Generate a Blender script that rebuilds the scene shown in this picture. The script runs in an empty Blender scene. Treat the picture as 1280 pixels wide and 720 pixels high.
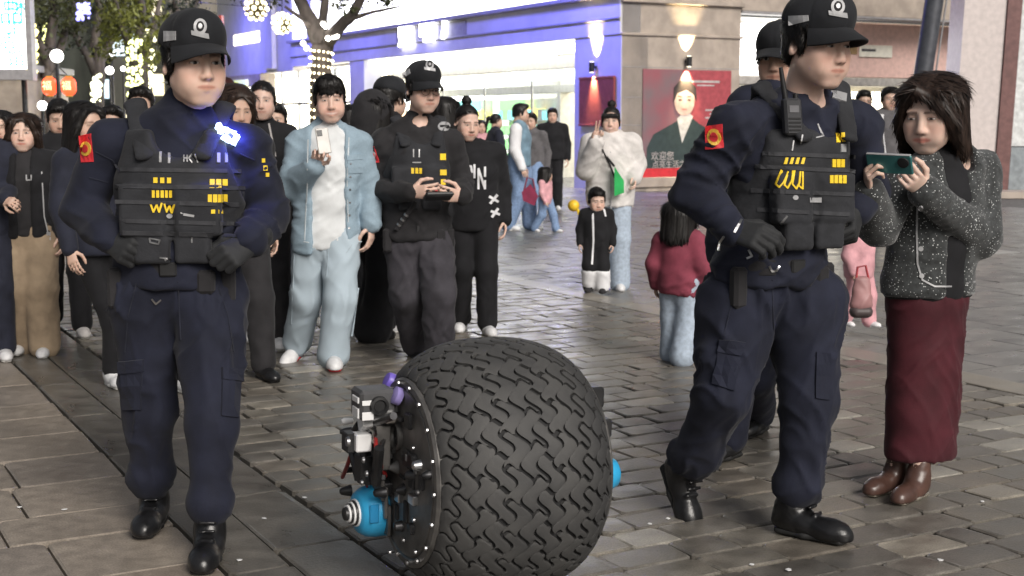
import bpy, bmesh, math, random
import numpy as np
from mathutils import Vector, Matrix
from mathutils.bvhtree import BVHTree

# ------------------------------------------------------------------ camera, world, light
SC = bpy.context.scene
COL = SC.collection
F = 1700.0                       # focal length in pixels of the 1280 x 720 photograph
PITCH = math.atan(210 / F)
EYE = 1.47
cam_d = bpy.data.cameras.new("camera")
cam_d.sensor_width = 36.0
cam_d.lens = 36.0 * F / 1280
cam_d.clip_end = 600
cam_d.dof.use_dof = True
cam_d.dof.focus_distance = 5.0
cam_d.dof.aperture_fstop = 6.3
cam = bpy.data.objects.new("camera", cam_d)
cam.location = (0, 0, EYE)
cam.rotation_euler = (math.pi / 2 - PITCH, 0, 0)
COL.objects.link(cam)
SC.camera = cam

SUN_EL, SUN_AZ = math.radians(33), math.radians(152)
world = bpy.data.worlds.new("World")
SC.world = world
world.use_nodes = True
wn = world.node_tree
sky = wn.nodes.new("ShaderNodeTexSky")
sky.sky_type = 'NISHITA'
sky.sun_disc = False
sky.sun_elevation = SUN_EL
sky.sun_rotation = SUN_AZ
sky.dust_density = 6.0
hs_ = wn.nodes.new("ShaderNodeHueSaturation")
hs_.inputs['Saturation'].default_value = 0.35
wn.links.new(sky.outputs[0], hs_.inputs['Color'])
bg = wn.nodes['Background']
bg.inputs['Strength'].default_value = 0.034
wn.links.new(hs_.outputs[0], bg.inputs['Color'])

sun_d = bpy.data.lights.new("sun", 'SUN')
sun_d.energy = 1.2
sun_d.angle = math.radians(28)
sun_d.color = (1.0, 0.94, 0.87)
sun = bpy.data.objects.new("sun", sun_d)
sdir = Vector((math.sin(SUN_AZ) * math.cos(SUN_EL), math.cos(SUN_AZ) * math.cos(SUN_EL), math.sin(SUN_EL)))
sun.rotation_euler = sdir.to_track_quat('Z', 'Y').to_euler()
sun.location = (0, -4, 12)
COL.objects.link(sun)

SC.view_settings.view_transform = 'Standard'
SC.view_settings.look = 'None'
SC.view_settings.exposure = 1.02
SC.view_settings.gamma = 1.0

# ------------------------------------------------------------------ measuring the place
CAM = np.array([0.0, 0.0, EYE])
def ray(px, py):
    x = (px - 640) / F; y = -(py - 360) / F
    return np.array([x, math.cos(PITCH) + y * math.sin(PITCH), -math.sin(PITCH) + y * math.cos(PITCH)])
def G(px, py, z=0.0):
    d = ray(px, py); return CAM + d * ((z - EYE) / d[2])
def P(px, py, Y):
    d = ray(px, py); return CAM + d * (Y / d[1])
SD = np.array([-0.4771, 0.8788, 0.0])       # along the street
SA = np.array([0.8788, 0.4771, 0.0])        # across it
UP = np.array([0.0, 0.0, 1.0])
def st(s, t, z=0.0):
    return SD * s + SA * t + UP * z
def nrm(v):
    v = np.asarray(v, float); return v / (np.linalg.norm(v) + 1e-12)

# ------------------------------------------------------------------ objects
def link(name, data, parent=None, loc=None):
    o = bpy.data.objects.new(name, data)
    COL.objects.link(o)
    if parent is not None: o.parent = parent
    if loc is not None: o.location = loc
    return o
def tag(o, label=None, cat=None, group=None, kind=None):
    if label: o['label'] = label
    if cat: o['category'] = cat
    if group: o['group'] = group
    if kind: o['kind'] = kind
    return o
def thing(name, label, cat, loc=(0, 0, 0), rz=0.0, group=None):
    o = link(name, None, None, [float(c) for c in loc])
    o.rotation_euler = (0, 0, rz)
    o.empty_display_size = 0.1
    return tag(o, label, cat, group)
def mesh_np(name, V, Q, smooth=True, col=None):
    """quick mesh from arrays: V (n,3), Q (m,4) or (m,3)"""
    me = bpy.data.meshes.new(name)
    V = np.ascontiguousarray(V, np.float32); Q = np.ascontiguousarray(Q, np.int32)
    k = Q.shape[1]
    me.vertices.add(len(V)); me.vertices.foreach_set('co', V.ravel())
    me.loops.add(Q.size); me.loops.foreach_set('vertex_index', Q.ravel())
    me.polygons.add(len(Q))
    me.polygons.foreach_set('loop_start', np.arange(0, Q.size, k, dtype=np.int32))
    me.polygons.foreach_set('use_smooth', np.full(len(Q), smooth, bool))
    me.update(calc_edges=True)
    if col is not None:
        a = me.color_attributes.new('Col', 'FLOAT_COLOR', 'POINT')
        c = np.ones((len(V), 4), np.float32); c[:, :3] = col
        a.data.foreach_set('color', c.ravel())
    return me
def obj_np(name, V, Q, mat, parent=None, org=(0, 0, 0), smooth=True, col=None):
    me = mesh_np(name, np.asarray(V) - np.asarray(org), Q, smooth, col)
    me.materials.append(mat)
    return link(name, me, parent)

class MB:
    """collects simple shapes into one mesh"""
    def __init__(s): s.v = []; s.f = []
    def add(s, V, Fc):
        b = len(s.v); s.v += [tuple(float(c) for c in p) for p in V]
        s.f += [tuple(b + i for i in f) for f in Fc]; return s
    def box(s, c, size, R=None, taper=1.0):
        c = np.asarray(c, float); h = np.asarray(size, float) / 2
        R = np.eye(3) if R is None else R
        V = []
        for z in (-1, 1):
            k = taper if z > 0 else 1.0
            for x, y in ((-1, -1), (1, -1), (1, 1), (-1, 1)):
                V.append(c + R @ (np.array([x * k, y * k, z]) * h))
        return s.add(V, [(3, 2, 1, 0), (4, 5, 6, 7), (0, 1, 5, 4), (1, 2, 6, 5), (2, 3, 7, 6), (3, 0, 4, 7)])
    def bbox(s, c, size, R=None, b=0.004):
        """box with chamfered edges"""
        c = np.asarray(c, float); h = np.asarray(size, float) / 2; R = np.eye(3) if R is None else R
        b = min(b, 0.45 * min(h) * 2)
        bm = bmesh.new(); bmesh.ops.create_cube(bm, size=1)
        for v in bm.verts: v.co = Vector((v.co.x * h[0] * 2, v.co.y * h[1] * 2, v.co.z * h[2] * 2))
        bmesh.ops.bevel(bm, geom=list(bm.edges), offset=b, segments=1, affect='EDGES', profile=0.5)
        bm.verts.index_update()
        V = [c + R @ np.array(v.co) for v in bm.verts]; Fc = [tuple(v.index for v in f.verts) for f in bm.faces]
        bm.free(); return s.add(V, Fc)
    def tube(s, pts, rad, n=8, caps=True):
        pts = [np.asarray(p, float) for p in pts]
        if not hasattr(rad, '__len__'): rad = [rad] * len(pts)
        ref = None; V = []; Fc = []
        for i, p in enumerate(pts):
            d = nrm(pts[min(i + 1, len(pts) - 1)] - pts[max(i - 1, 0)])
            if ref is None: ref = nrm(np.cross(d, [0.3, 0.1, 1] if abs(d[2]) < .9 else [1, 0.2, 0]))
            ref = nrm(ref - d * (ref @ d)); o = np.cross(d, ref)
            for k in range(n):
                a = 2 * math.pi * k / n
                V.append(p + rad[i] * (ref * math.cos(a) + o * math.sin(a)))
        for i in range(len(pts) - 1):
            for k in range(n):
                a, b = i * n + k, i * n + (k + 1) % n
                Fc.append((a, b, b + n, a + n))
        if caps:
            Fc.append(tuple(range(n - 1, -1, -1))); m = (len(pts) - 1) * n
            Fc.append(tuple(range(m, m + n)))
        return s.add(V, Fc)
    def lathe(s, c, axis, prof, n=24, ref=None):
        """prof: list of (offset along axis, radius)"""
        c = np.asarray(c, float); axis = nrm(axis)
        r0 = nrm(np.cross(axis, [0, 0.2, 1] if abs(axis[2]) < .9 else [1, 0, 0])) if ref is None else nrm(ref)
        r1 = np.cross(axis, r0); V = []; Fc = []
        for (o, r) in prof:
            for k in range(n):
                a = 2 * math.pi * k / n
                V.append(c + axis * o + max(r, 1e-4) * (r0 * math.cos(a) + r1 * math.sin(a)))
        for i in range(len(prof) - 1):
            for k in range(n):
                a, b = i * n + k, i * n + (k + 1) % n
                Fc.append((a, b, b + n, a + n))
        Fc.append(tuple(range(n - 1, -1, -1))); m = (len(prof) - 1) * n
        Fc.append(tuple(range(m, m + n)))
        return s.add(V, Fc)
    def ball(s, c, r, n=10, m=6):
        r = np.asarray(r if hasattr(r, '__len__') else (r, r, r), float)
        prof = [(-math.cos(math.pi * i / m), math.sin(math.pi * i / m)) for i in range(m + 1)]
        t = MB().lathe((0, 0, 0), (0, 0, 1), prof, n)
        return s.add([np.asarray(c) + np.asarray(v) * r for v in t.v], t.f)
    def build(s, name, mat, parent=None, org=(0, 0, 0), smooth=False, fixn=True):
        o_ = np.asarray(org, float)
        me = bpy.data.meshes.new(name)
        me.from_pydata([tuple(np.asarray(v) - o_) for v in s.v], [], s.f)
        if fixn:
            bm = bmesh.new(); bm.from_mesh(me); bmesh.ops.recalc_face_normals(bm, faces=bm.faces); bm.to_mesh(me); bm.free()
        if smooth:
            me.polygons.foreach_set('use_smooth', [True] * len(me.polygons))
            try: me.set_sharp_from_angle(angle=math.radians(40))
            except Exception: pass
        me.materials.append(mat)
        o = link(name, me, parent)
        if getattr(s, 'pieces', 1) > 1: o['kind'] = 'stuff'
        return o

# ------------------------------------------------------------------ materials
def mat(name, base, rough=0.7, metal=0.0, var=0.12, vscale=9.0, bump=0.0, bscale=60.0, emit=None, es=0.0,
        sheen=0.0, stretch=None, col2=None, attr=False, spec=0.5, detail=4.0, rvar=0.0, speck=0.0, coat=0.0, sss=0.0, coord='Object'):
    m = bpy.data.materials.new(name); m.use_nodes = True
    nt = m.node_tree; N = nt.nodes; L = nt.links; b = N['Principled BSDF']
    tc = N.new('ShaderNodeTexCoord'); vec = tc.outputs[coord]
    if stretch:
        mp = N.new('ShaderNodeMapping'); mp.inputs['Scale'].default_value = stretch
        L.new(vec, mp.inputs['Vector']); vec = mp.outputs[0]
    c1 = (*base, 1.0)
    nz = N.new('ShaderNodeTexNoise'); nz.inputs['Scale'].default_value = vscale; nz.inputs['Detail'].default_value = detail
    L.new(vec, nz.inputs['Vector'])
    mx = N.new('ShaderNodeMix'); mx.data_type = 'RGBA'
    lo = tuple(max(0, c * (1 - var * 1.6)) for c in base); hi = tuple(min(1, c * (1 + var * 1.6)) for c in base)
    if col2: lo, hi = tuple(base), tuple(col2)
    mr = N.new('ShaderNodeMapRange'); mr.inputs['From Min'].default_value = 0.34; mr.inputs['From Max'].default_value = 0.66
    L.new(nz.outputs['Fac'], mr.inputs['Value']); L.new(mr.outputs[0], mx.inputs['Factor'])
    mx.inputs['A'].default_value = (*lo, 1); mx.inputs['B'].default_value = (*hi, 1)
    out = mx.outputs['Result']
    if speck:
        n3 = N.new('ShaderNodeTexNoise'); n3.inputs['Scale'].default_value = 150; n3.inputs['Detail'].default_value = 3; L.new(vec, n3.inputs['Vector'])
        r3 = N.new('ShaderNodeMapRange'); r3.inputs['From Min'].default_value = .32; r3.inputs['From Max'].default_value = .68; r3.inputs['To Min'].default_value = 1 - speck; r3.inputs['To Max'].default_value = 1 + speck
        n4 = N.new('ShaderNodeTexNoise'); n4.inputs['Scale'].default_value = 1.7; n4.inputs['Detail'].default_value = 5; n4.inputs['Roughness'].default_value = .65
        gp = N.new('ShaderNodeNewGeometry'); L.new(gp.outputs['Position'], n4.inputs['Vector'])
        r4 = N.new('ShaderNodeMapRange'); r4.inputs['From Min'].default_value = .35; r4.inputs['From Max'].default_value = .65; r4.inputs['To Min'].default_value = .78; r4.inputs['To Max'].default_value = 1.16
        L.new(n3.outputs['Fac'], r3.inputs['Value']); L.new(n4.outputs['Fac'], r4.inputs['Value'])
        mm_ = N.new('ShaderNodeMath'); mm_.operation = 'MULTIPLY'; L.new(r3.outputs[0], mm_.inputs[0]); L.new(r4.outputs[0], mm_.inputs[1])
        cc_ = N.new('ShaderNodeCombineColor'); [L.new(mm_.outputs[0], cc_.inputs[q]) for q in range(3)]
        m5 = N.new('ShaderNodeMix'); m5.data_type = 'RGBA'; m5.blend_type = 'MULTIPLY'; m5.inputs['Factor'].default_value = 1
        L.new(out, m5.inputs['A']); L.new(cc_.outputs[0], m5.inputs['B']); out = m5.outputs['Result']
    if attr:
        at = N.new('ShaderNodeAttribute'); at.attribute_name = 'Col'
        m2 = N.new('ShaderNodeMix'); m2.data_type = 'RGBA'; m2.blend_type = 'MULTIPLY'; m2.inputs['Factor'].default_value = 1
        L.new(out, m2.inputs['A']); L.new(at.outputs['Color'], m2.inputs['B']); out = m2.outputs['Result']
    L.new(out, b.inputs['Base Color'])
    b.inputs['Roughness'].default_value = rough; b.inputs['Metallic'].default_value = metal
    b.inputs['Specular IOR Level'].default_value = spec
    if rvar:
        m3 = N.new('ShaderNodeMapRange'); m3.inputs['To Min'].default_value = max(.05, rough - rvar); m3.inputs['To Max'].default_value = rough + rvar
        m3.inputs['From Min'].default_value = .3; m3.inputs['From Max'].default_value = .7
        L.new(nz.outputs['Fac'], m3.inputs['Value']); L.new(m3.outputs[0], b.inputs['Roughness'])
    if sheen: b.inputs['Sheen Weight'].default_value = sheen; b.inputs['Sheen Roughness'].default_value = .5
    if coat: b.inputs['Coat Weight'].default_value = coat
    if sss:
        b.inputs['Subsurface Weight'].default_value = sss; b.inputs['Subsurface Radius'].default_value = (1, .35, .2)
        b.inputs['Subsurface Scale'].default_value = 0.008
    if bump:
        n2 = N.new('ShaderNodeTexNoise'); n2.inputs['Scale'].default_value = bscale; n2.inputs['Detail'].default_value = 6
        L.new(vec, n2.inputs['Vector'])
        bp = N.new('ShaderNodeBump'); bp.inputs['Strength'].default_value = bump; bp.inputs['Distance'].default_value = 0.32 / bscale
        L.new(n2.outputs['Fac'], bp.inputs['Height']); L.new(bp.outputs[0], b.inputs['Normal'])
    if emit:
        b.inputs['Emission Color'].default_value = (*emit, 1); b.inputs['Emission Strength'].default_value = es
    return m
def emat(name, c, s, base=(.8, .8, .8)):
    return mat(name, base, .5, var=.02, emit=c, es=s)
M = {}

# ------------------------------------------------------------------ distance-field modelling
RNG = np.random.RandomState(7)
TAB = RNG.rand(32, 32, 32).astype(np.float32)
def vnoise(Pn):
    Pf = np.floor(Pn).astype(np.int64); f = (Pn - Pf).astype(np.float32); f = f * f * (3 - 2 * f)
    i = Pf & 31; j = (Pf + 1) & 31
    x0, y0, z0 = i[:, 0], i[:, 1], i[:, 2]; x1, y1, z1 = j[:, 0], j[:, 1], j[:, 2]
    fx, fy, fz = f[:, 0], f[:, 1], f[:, 2]
    a = TAB[x0, y0, z0] * (1 - fx) + TAB[x1, y0, z0] * fx; b = TAB[x0, y1, z0] * (1 - fx) + TAB[x1, y1, z0] * fx
    c = TAB[x0, y0, z1] * (1 - fx) + TAB[x1, y0, z1] * fx; d = TAB[x0, y1, z1] * (1 - fx) + TAB[x1, y1, z1] * fx
    return (a * (1 - fy) + b * fy) * (1 - fz) + (c * (1 - fy) + d * fy) * fz
def ridge(Pn):
    return 1 - np.abs(2 * vnoise(Pn) - 1)

class Fld:
    def __init__(s): s.p = []
    def _put(s, fn, lo, hi, op, k): s.p.append((fn, np.asarray(lo, float), np.asarray(hi, float), op, k)); return s
    def cap(s, a, b, ra, rb=None, k=0.02, op='add'):
        a = np.asarray(a, float); b = np.asarray(b, float); rb = ra if rb is None else rb
        ab = b - a; L2 = ab @ ab + 1e-9
        def fn(X, Y, Z):
            t = np.clip(((X - a[0]) * ab[0] + (Y - a[1]) * ab[1] + (Z - a[2]) * ab[2]) / L2, 0, 1)
            return np.sqrt((X - a[0] - t * ab[0]) ** 2 + (Y - a[1] - t * ab[1]) ** 2 + (Z - a[2] - t * ab[2]) ** 2) - (ra + t * (rb - ra))
        r = max(ra, rb)
        return s._put(fn, np.minimum(a, b) - r, np.maximum(a, b) + r, op, k)
    def chain(s, pts, rs, k=0.02):
        for i in range(len(pts) - 1): s.cap(pts[i], pts[i + 1], rs[i], rs[i + 1], k)
        return s
    def ell(s, c, r, R=None, k=0.02, op='add'):
        c = np.asarray(c, float); r = np.asarray(r, float); R = np.eye(3) if R is None else np.asarray(R, float)
        def fn(X, Y, Z):
            x, y, z = X - c[0], Y - c[1], Z - c[2]
            u = R[0, 0] * x + R[1, 0] * y + R[2, 0] * z; v = R[0, 1] * x + R[1, 1] * y + R[2, 1] * z; w = R[0, 2] * x + R[1, 2] * y + R[2, 2] * z
            k0 = np.sqrt((u / r[0]) ** 2 + (v / r[1]) ** 2 + (w / r[2]) ** 2)
            k1 = np.sqrt((u / r[0] ** 2) ** 2 + (v / r[1] ** 2) ** 2 + (w / r[2] ** 2) ** 2)
            return k0 * (k0 - 1) / (k1 + 1e-6)
        e = np.abs(R) @ r
        return s._put(fn, c - e, c + e, op, k)
    def ecap(s, a, b, ra, rb, ax, k=0.03, op='add'):
        """limb of elliptical section; ra, rb = (half width along ax, half depth)"""
        a = np.asarray(a, float); b = np.asarray(b, float); ab = b - a; L = np.linalg.norm(ab) + 1e-9; d = ab / L
        ax = nrm(np.asarray(ax, float) - d * (np.asarray(ax, float) @ d)); ay = np.cross(d, ax)
        def fn(X, Y, Z):
            x, y, z = X - a[0], Y - a[1], Z - a[2]
            h = x * d[0] + y * d[1] + z * d[2]; t = np.clip(h / L, 0, 1)
            w = h - t * L
            u = x * ax[0] + y * ax[1] + z * ax[2]; v = x * ay[0] + y * ay[1] + z * ay[2]
            rx = ra[0] + t * (rb[0] - ra[0]); ry = ra[1] + t * (rb[1] - ra[1]); rz = np.minimum(rx, ry)
            k0 = np.sqrt((u / rx) ** 2 + (v / ry) ** 2 + (w / rz) ** 2)
            k1 = np.sqrt((u / rx ** 2) ** 2 + (v / ry ** 2) ** 2 + (w / rz ** 2) ** 2)
            return k0 * (k0 - 1) / (k1 + 1e-6)
        r = max(ra[0], ra[1], rb[0], rb[1])
        return s._put(fn, np.minimum(a, b) - r, np.maximum(a, b) + r, op, k)
    def box(s, c, half, R=None, rnd=0.01, k=0.015, op='add'):
        c = np.asarray(c, float); hf = np.asarray(half, float) - rnd; R = np.eye(3) if R is None else np.asarray(R, float)
        def fn(X, Y, Z):
            x, y, z = X - c[0], Y - c[1], Z - c[2]
            u = np.abs(R[0, 0] * x + R[1, 0] * y + R[2, 0] * z) - hf[0]; v = np.abs(R[0, 1] * x + R[1, 1] * y + R[2, 1] * z) - hf[1]
            w = np.abs(R[0, 2] * x + R[1, 2] * y + R[2, 2] * z) - hf[2]
            return np.sqrt(np.maximum(u, 0) ** 2 + np.maximum(v, 0) ** 2 + np.maximum(w, 0) ** 2) + np.minimum(np.maximum(u, np.maximum(v, w)), 0) - rnd
        e = np.abs(R) @ (np.asarray(half, float))
        return s._put(fn, c - e, c + e, op, k)
    def cut(s, pt, n, k=0.006):
        """keep the side of the plane the normal points away from"""
        pt = np.asarray(pt, float); n = nrm(n)
        def fn(X, Y, Z): return (X - pt[0]) * n[0] + (Y - pt[1]) * n[1] + (Z - pt[2]) * n[2]
        return s._put(fn, pt, pt, 'cut', k)
    def mesh(s, h, pad=None):
        add = [p for p in s.p if p[3] == 'add']
        lo = np.min([p[1] for p in add], 0) - 3 * h; hi = np.max([p[2] for p in add], 0) + 3 * h
        n = np.ceil((hi - lo) / h).astype(int) + 1
        ax = [(lo[i] + h * np.arange(n[i])).astype(np.float32) for i in range(3)]
        D = np.full(n, 0.2, np.float32)
        for fn, l, u, op, k in s.p:
            if op == 'cut':
                d = fn(ax[0][:, None, None], ax[1][None, :, None], ax[2][None, None, :]).astype(np.float32)
                hh = np.maximum(k - np.abs(D - d), 0) / k
                D = np.maximum(D, d) + hh * hh * k * .25
                continue
            m = k + 2.5 * h
            i0 = np.clip(np.floor((l - m - lo) / h).astype(int), 0, n - 1); i1 = np.clip(np.ceil((u + m - lo) / h).astype(int) + 1, 1, n)
            if np.any(i1 <= i0): continue
            sl = tuple(slice(i0[q], i1[q]) for q in range(3))
            d = fn(ax[0][sl[0]][:, None, None], ax[1][sl[1]][None, :, None], ax[2][sl[2]][None, None, :]).astype(np.float32)
            a = D[sl]
            if op == 'add':
                hh = np.maximum(k - np.abs(a - d), 0) / k
                D[sl] = np.minimum(a, d) - hh * hh * k * .25
            else:
                hh = np.maximum(k - np.abs(a + d), 0) / k
                D[sl] = np.maximum(a, -d) + hh * hh * k * .25
        return nets(D, lo, h)
CORN = [(i, j, k) for i in (0, 1) for j in (0, 1) for k in (0, 1)]
def nets(D, lo, h):
    S = D < 0
    c = np.zeros(tuple(np.array(D.shape) - 1), np.int8)
    nx, ny, nz = c.shape
    for (i, j, k) in CORN: c += S[i:i + nx, j:j + ny, k:k + nz]
    I, J, K = np.nonzero((c > 0) & (c < 8))
    idx = np.full(c.shape, -1, np.int32); idx[I, J, K] = np.arange(len(I))
    pos = np.zeros((len(I), 3), np.float32); cnt = np.zeros(len(I), np.float32)
    val = {q: D[I + q[0], J + q[1], K + q[2]] for q in CORN}
    for a in CORN:
        for axq in range(3):
            if a[axq]: continue
            b = list(a); b[axq] = 1; b = tuple(b)
            va, vb = val[a], val[b]; m = (va < 0) != (vb < 0)
            t = np.where(m, va / np.where(m, va - vb, 1), 0)
            for q in range(3):
                pos[:, q] += np.where(m, a[q] + (t if q == axq else 0), 0)
            cnt += m
    V = (pos / cnt[:, None] + np.stack([I, J, K], 1)) * h + np.asarray(lo, np.float32)
    Qs = []
    for axq in range(3):
        A_ = np.take(S, range(0, S.shape[axq] - 1), axq); B_ = np.take(S, range(1, S.shape[axq]), axq)
        e = np.stack(np.nonzero(A_ != B_), 1)
        o = [q for q in range(3) if q != axq]
        ok = (e[:, o[0]] > 0) & (e[:, o[1]] > 0) & (e[:, o[0]] < S.shape[o[0]] - 1) & (e[:, o[1]] < S.shape[o[1]] - 1)
        e = e[ok]
        def cell(d0, d1):
            g = e.copy(); g[:, o[0]] += d0; g[:, o[1]] += d1
            return idx[g[:, 0], g[:, 1], g[:, 2]]
        q = np.stack([cell(-1, -1), cell(0, -1), cell(0, 0), cell(-1, 0)], 1)
        ins = A_[e[:, 0], e[:, 1], e[:, 2]]
        if axq == 1: ins = ~ins
        q = np.where(ins[:, None], q, q[:, ::-1])
        Qs.append(q)
    return V, np.concatenate(Qs).astype(np.int32)
def vnormals(V, Q):
    fn = np.cross(V[Q[:, 2]] - V[Q[:, 0]], V[Q[:, 3]] - V[Q[:, 1]])
    N = np.zeros((len(V), 3))
    for c in range(Q.shape[1]):
        for q in range(3): N[:, q] += np.bincount(Q[:, c], fn[:, q], len(V))
    return N / (np.linalg.norm(N, axis=1, keepdims=True) + 1e-12)
def smooth_mesh(V, Q, it=1):
    for _ in range(it):
        A_ = np.zeros_like(V, dtype=float); n = np.zeros(len(V))
        for c in range(4):
            a, b = Q[:, c], Q[:, (c + 1) % 4]
            for q in range(3):
                A_[:, q] += np.bincount(a, V[b, q], len(V)) + np.bincount(b, V[a, q], len(V))
            n += np.bincount(a, minlength=len(V)) + np.bincount(b, minlength=len(V))
        V = .5 * V + .5 * A_ / np.maximum(n, 1)[:, None]
    return V
def folds(V, Q, amp, freq, seed=0.0, sharp=1.5):
    """push cloth in and out along its normals into folds"""
    N = vnormals(V, Q)
    w = V + 0.05 * np.stack([vnoise(V * 8 + seed), vnoise(V * 8 + seed + 7), vnoise(V * 8 + seed + 13)], 1)
    fq = np.asarray(freq, float); d = np.zeros(len(V))
    for i, an in enumerate((-38, 32, 8)):
        a = math.radians(an + 9 * math.sin(seed * 3 + i)); c, s_ = math.cos(a), math.sin(a)
        # long creases: slow along their run, quick across it
        hx, hy = (w[:, 0] + .6 * w[:, 1]), w[:, 2]
        u, v = c * hx + s_ * hy, -s_ * hx + c * hy
        if fq[2] < fq[0]: u, v = v, u
        lo, hi = min(fq[0], fq[2]) * .62, max(fq[0], fq[2]) * 1.5
        r = ridge(np.stack([u * lo, w[:, 1] * lo * .7, v * hi], 1) + seed + 17 * i)
        g = np.clip(vnoise(V * 4.5 + seed + 5 * i) * 2.2 - .75, 0, 1)
        d += (r ** 3.2 - .22) * g
    return V + N * (amp * .62 * d)[:, None]
def join_np(parts):
    Vs, Qs, n = [], [], 0
    for V, Q in parts: Vs.append(V); Qs.append(Q + n); n += len(V)
    return np.concatenate(Vs), np.concatenate(Qs)

# ------------------------------------------------------------------ things laid on a surface (patches, marks, lettering)
class Surf:
    def __init__(s, objs):
        V, Fc, n = [], [], 0
        for o in objs:
            off = np.zeros(3); q = o
            while q is not None: off = off + np.array(q.matrix_basis.translation); q = q.parent
            me = o.data; a = np.empty(len(me.vertices) * 3, np.float32); me.vertices.foreach_get('co', a)
            a = a.reshape(-1, 3) + off
            V += a.tolist(); Fc += [tuple(n + i for i in p.vertices) for p in me.polygons]; n += len(a)
        s.t = BVHTree.FromPolygons(V, Fc)
    def hit(s, px, py):
        d = Vector(ray(px, py)).normalized(); h = s.t.ray_cast(Vector(CAM), d)
        return (np.array(h[0]), np.array(h[1])) if h[0] is not None else (None, None)
def patch(surf, grids, th=0.003):
    """grids: list of (n,m,2) pixel grids; each laid on the surface and raised by th"""
    mb = MB()
    for g in grids:
        n, m = g.shape[:2]
        c = g.reshape(-1, 2).mean(0); hc, nc = surf.hit(*c)
        if hc is None: continue
        H = [[surf.hit(*g[i, j]) for j in range(m)] for i in range(n)]
        dc = np.linalg.norm(hc - CAM)
        N_ = nrm(np.sum([q[1] for r_ in H for q in r_ if q[0] is not None], 0))
        V = []; 
        for i in range(n):
            for j in range(m):
                p, q = H[i][j]
                d = nrm(ray(*g[i, j]))
                if p is None or abs(np.linalg.norm(p - CAM) - dc) > 0.12:
                    p = CAM + d * dc
                V.append(p + nrm((q if q is not None else N_) * 1.0 + N_ * .6) * th)
        top = len(V)
        ring = [(0, j) for j in range(m)] + [(i, m - 1) for i in range(1, n)] + [(n - 1, j) for j in range(m - 2, -1, -1)] + [(i, 0) for i in range(n - 2, 0, -1)]
        V += [V[i * m + j] - N_ * (th + .004) for i, j in ring]
        Fc = [(i * m + j, i * m + j + 1, (i + 1) * m + j + 1, (i + 1) * m + j) for i in range(n - 1) for j in range(m - 1)]
        L = len(ring)
        Fc += [(ring[q][0] * m + ring[q][1], top + q, top + (q + 1) % L, ring[(q + 1) % L][0] * m + ring[(q + 1) % L][1]) for q in range(L)]
        mb.add(V, Fc)
    mb.pieces = len(grids)
    return mb
def g_quad(a, b, c, d, n=3, m=3):
    a, b, c, d = (np.asarray(q, float) for q in (a, b, c, d))
    return np.array([[(a * (1 - u) + b * u) * (1 - v) + (d * (1 - u) + c * u) * v for u in np.linspace(0, 1, m)] for v in np.linspace(0, 1, n)])
def g_rect(x0, y0, x1, y1, n=3, m=3): return g_quad((x0, y0), (x1, y0), (x1, y1), (x0, y1), n, m)
def g_disc(cx, cy, rx, ry=None, n=4, m=14, rin=0.05):
    ry = ry or rx
    return np.array([[(cx + rx * r * math.cos(a), cy + ry * r * math.sin(a)) for a in np.linspace(0, 2 * math.pi, m)] for r in np.linspace(rin, 1, n)])
def g_line(pts, w):
    out = []
    for i in range(len(pts) - 1):
        a, b = np.asarray(pts[i], float), np.asarray(pts[i + 1], float); d = (b - a) / (np.linalg.norm(b - a) + 1e-9); o = np.array([-d[1], d[0]]) * w / 2
        a = a - d * w * .25; b = b + d * w * .25
        out.append(g_quad(a - o, b - o, b + o, a + o, 2, 4))
    return out
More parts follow.
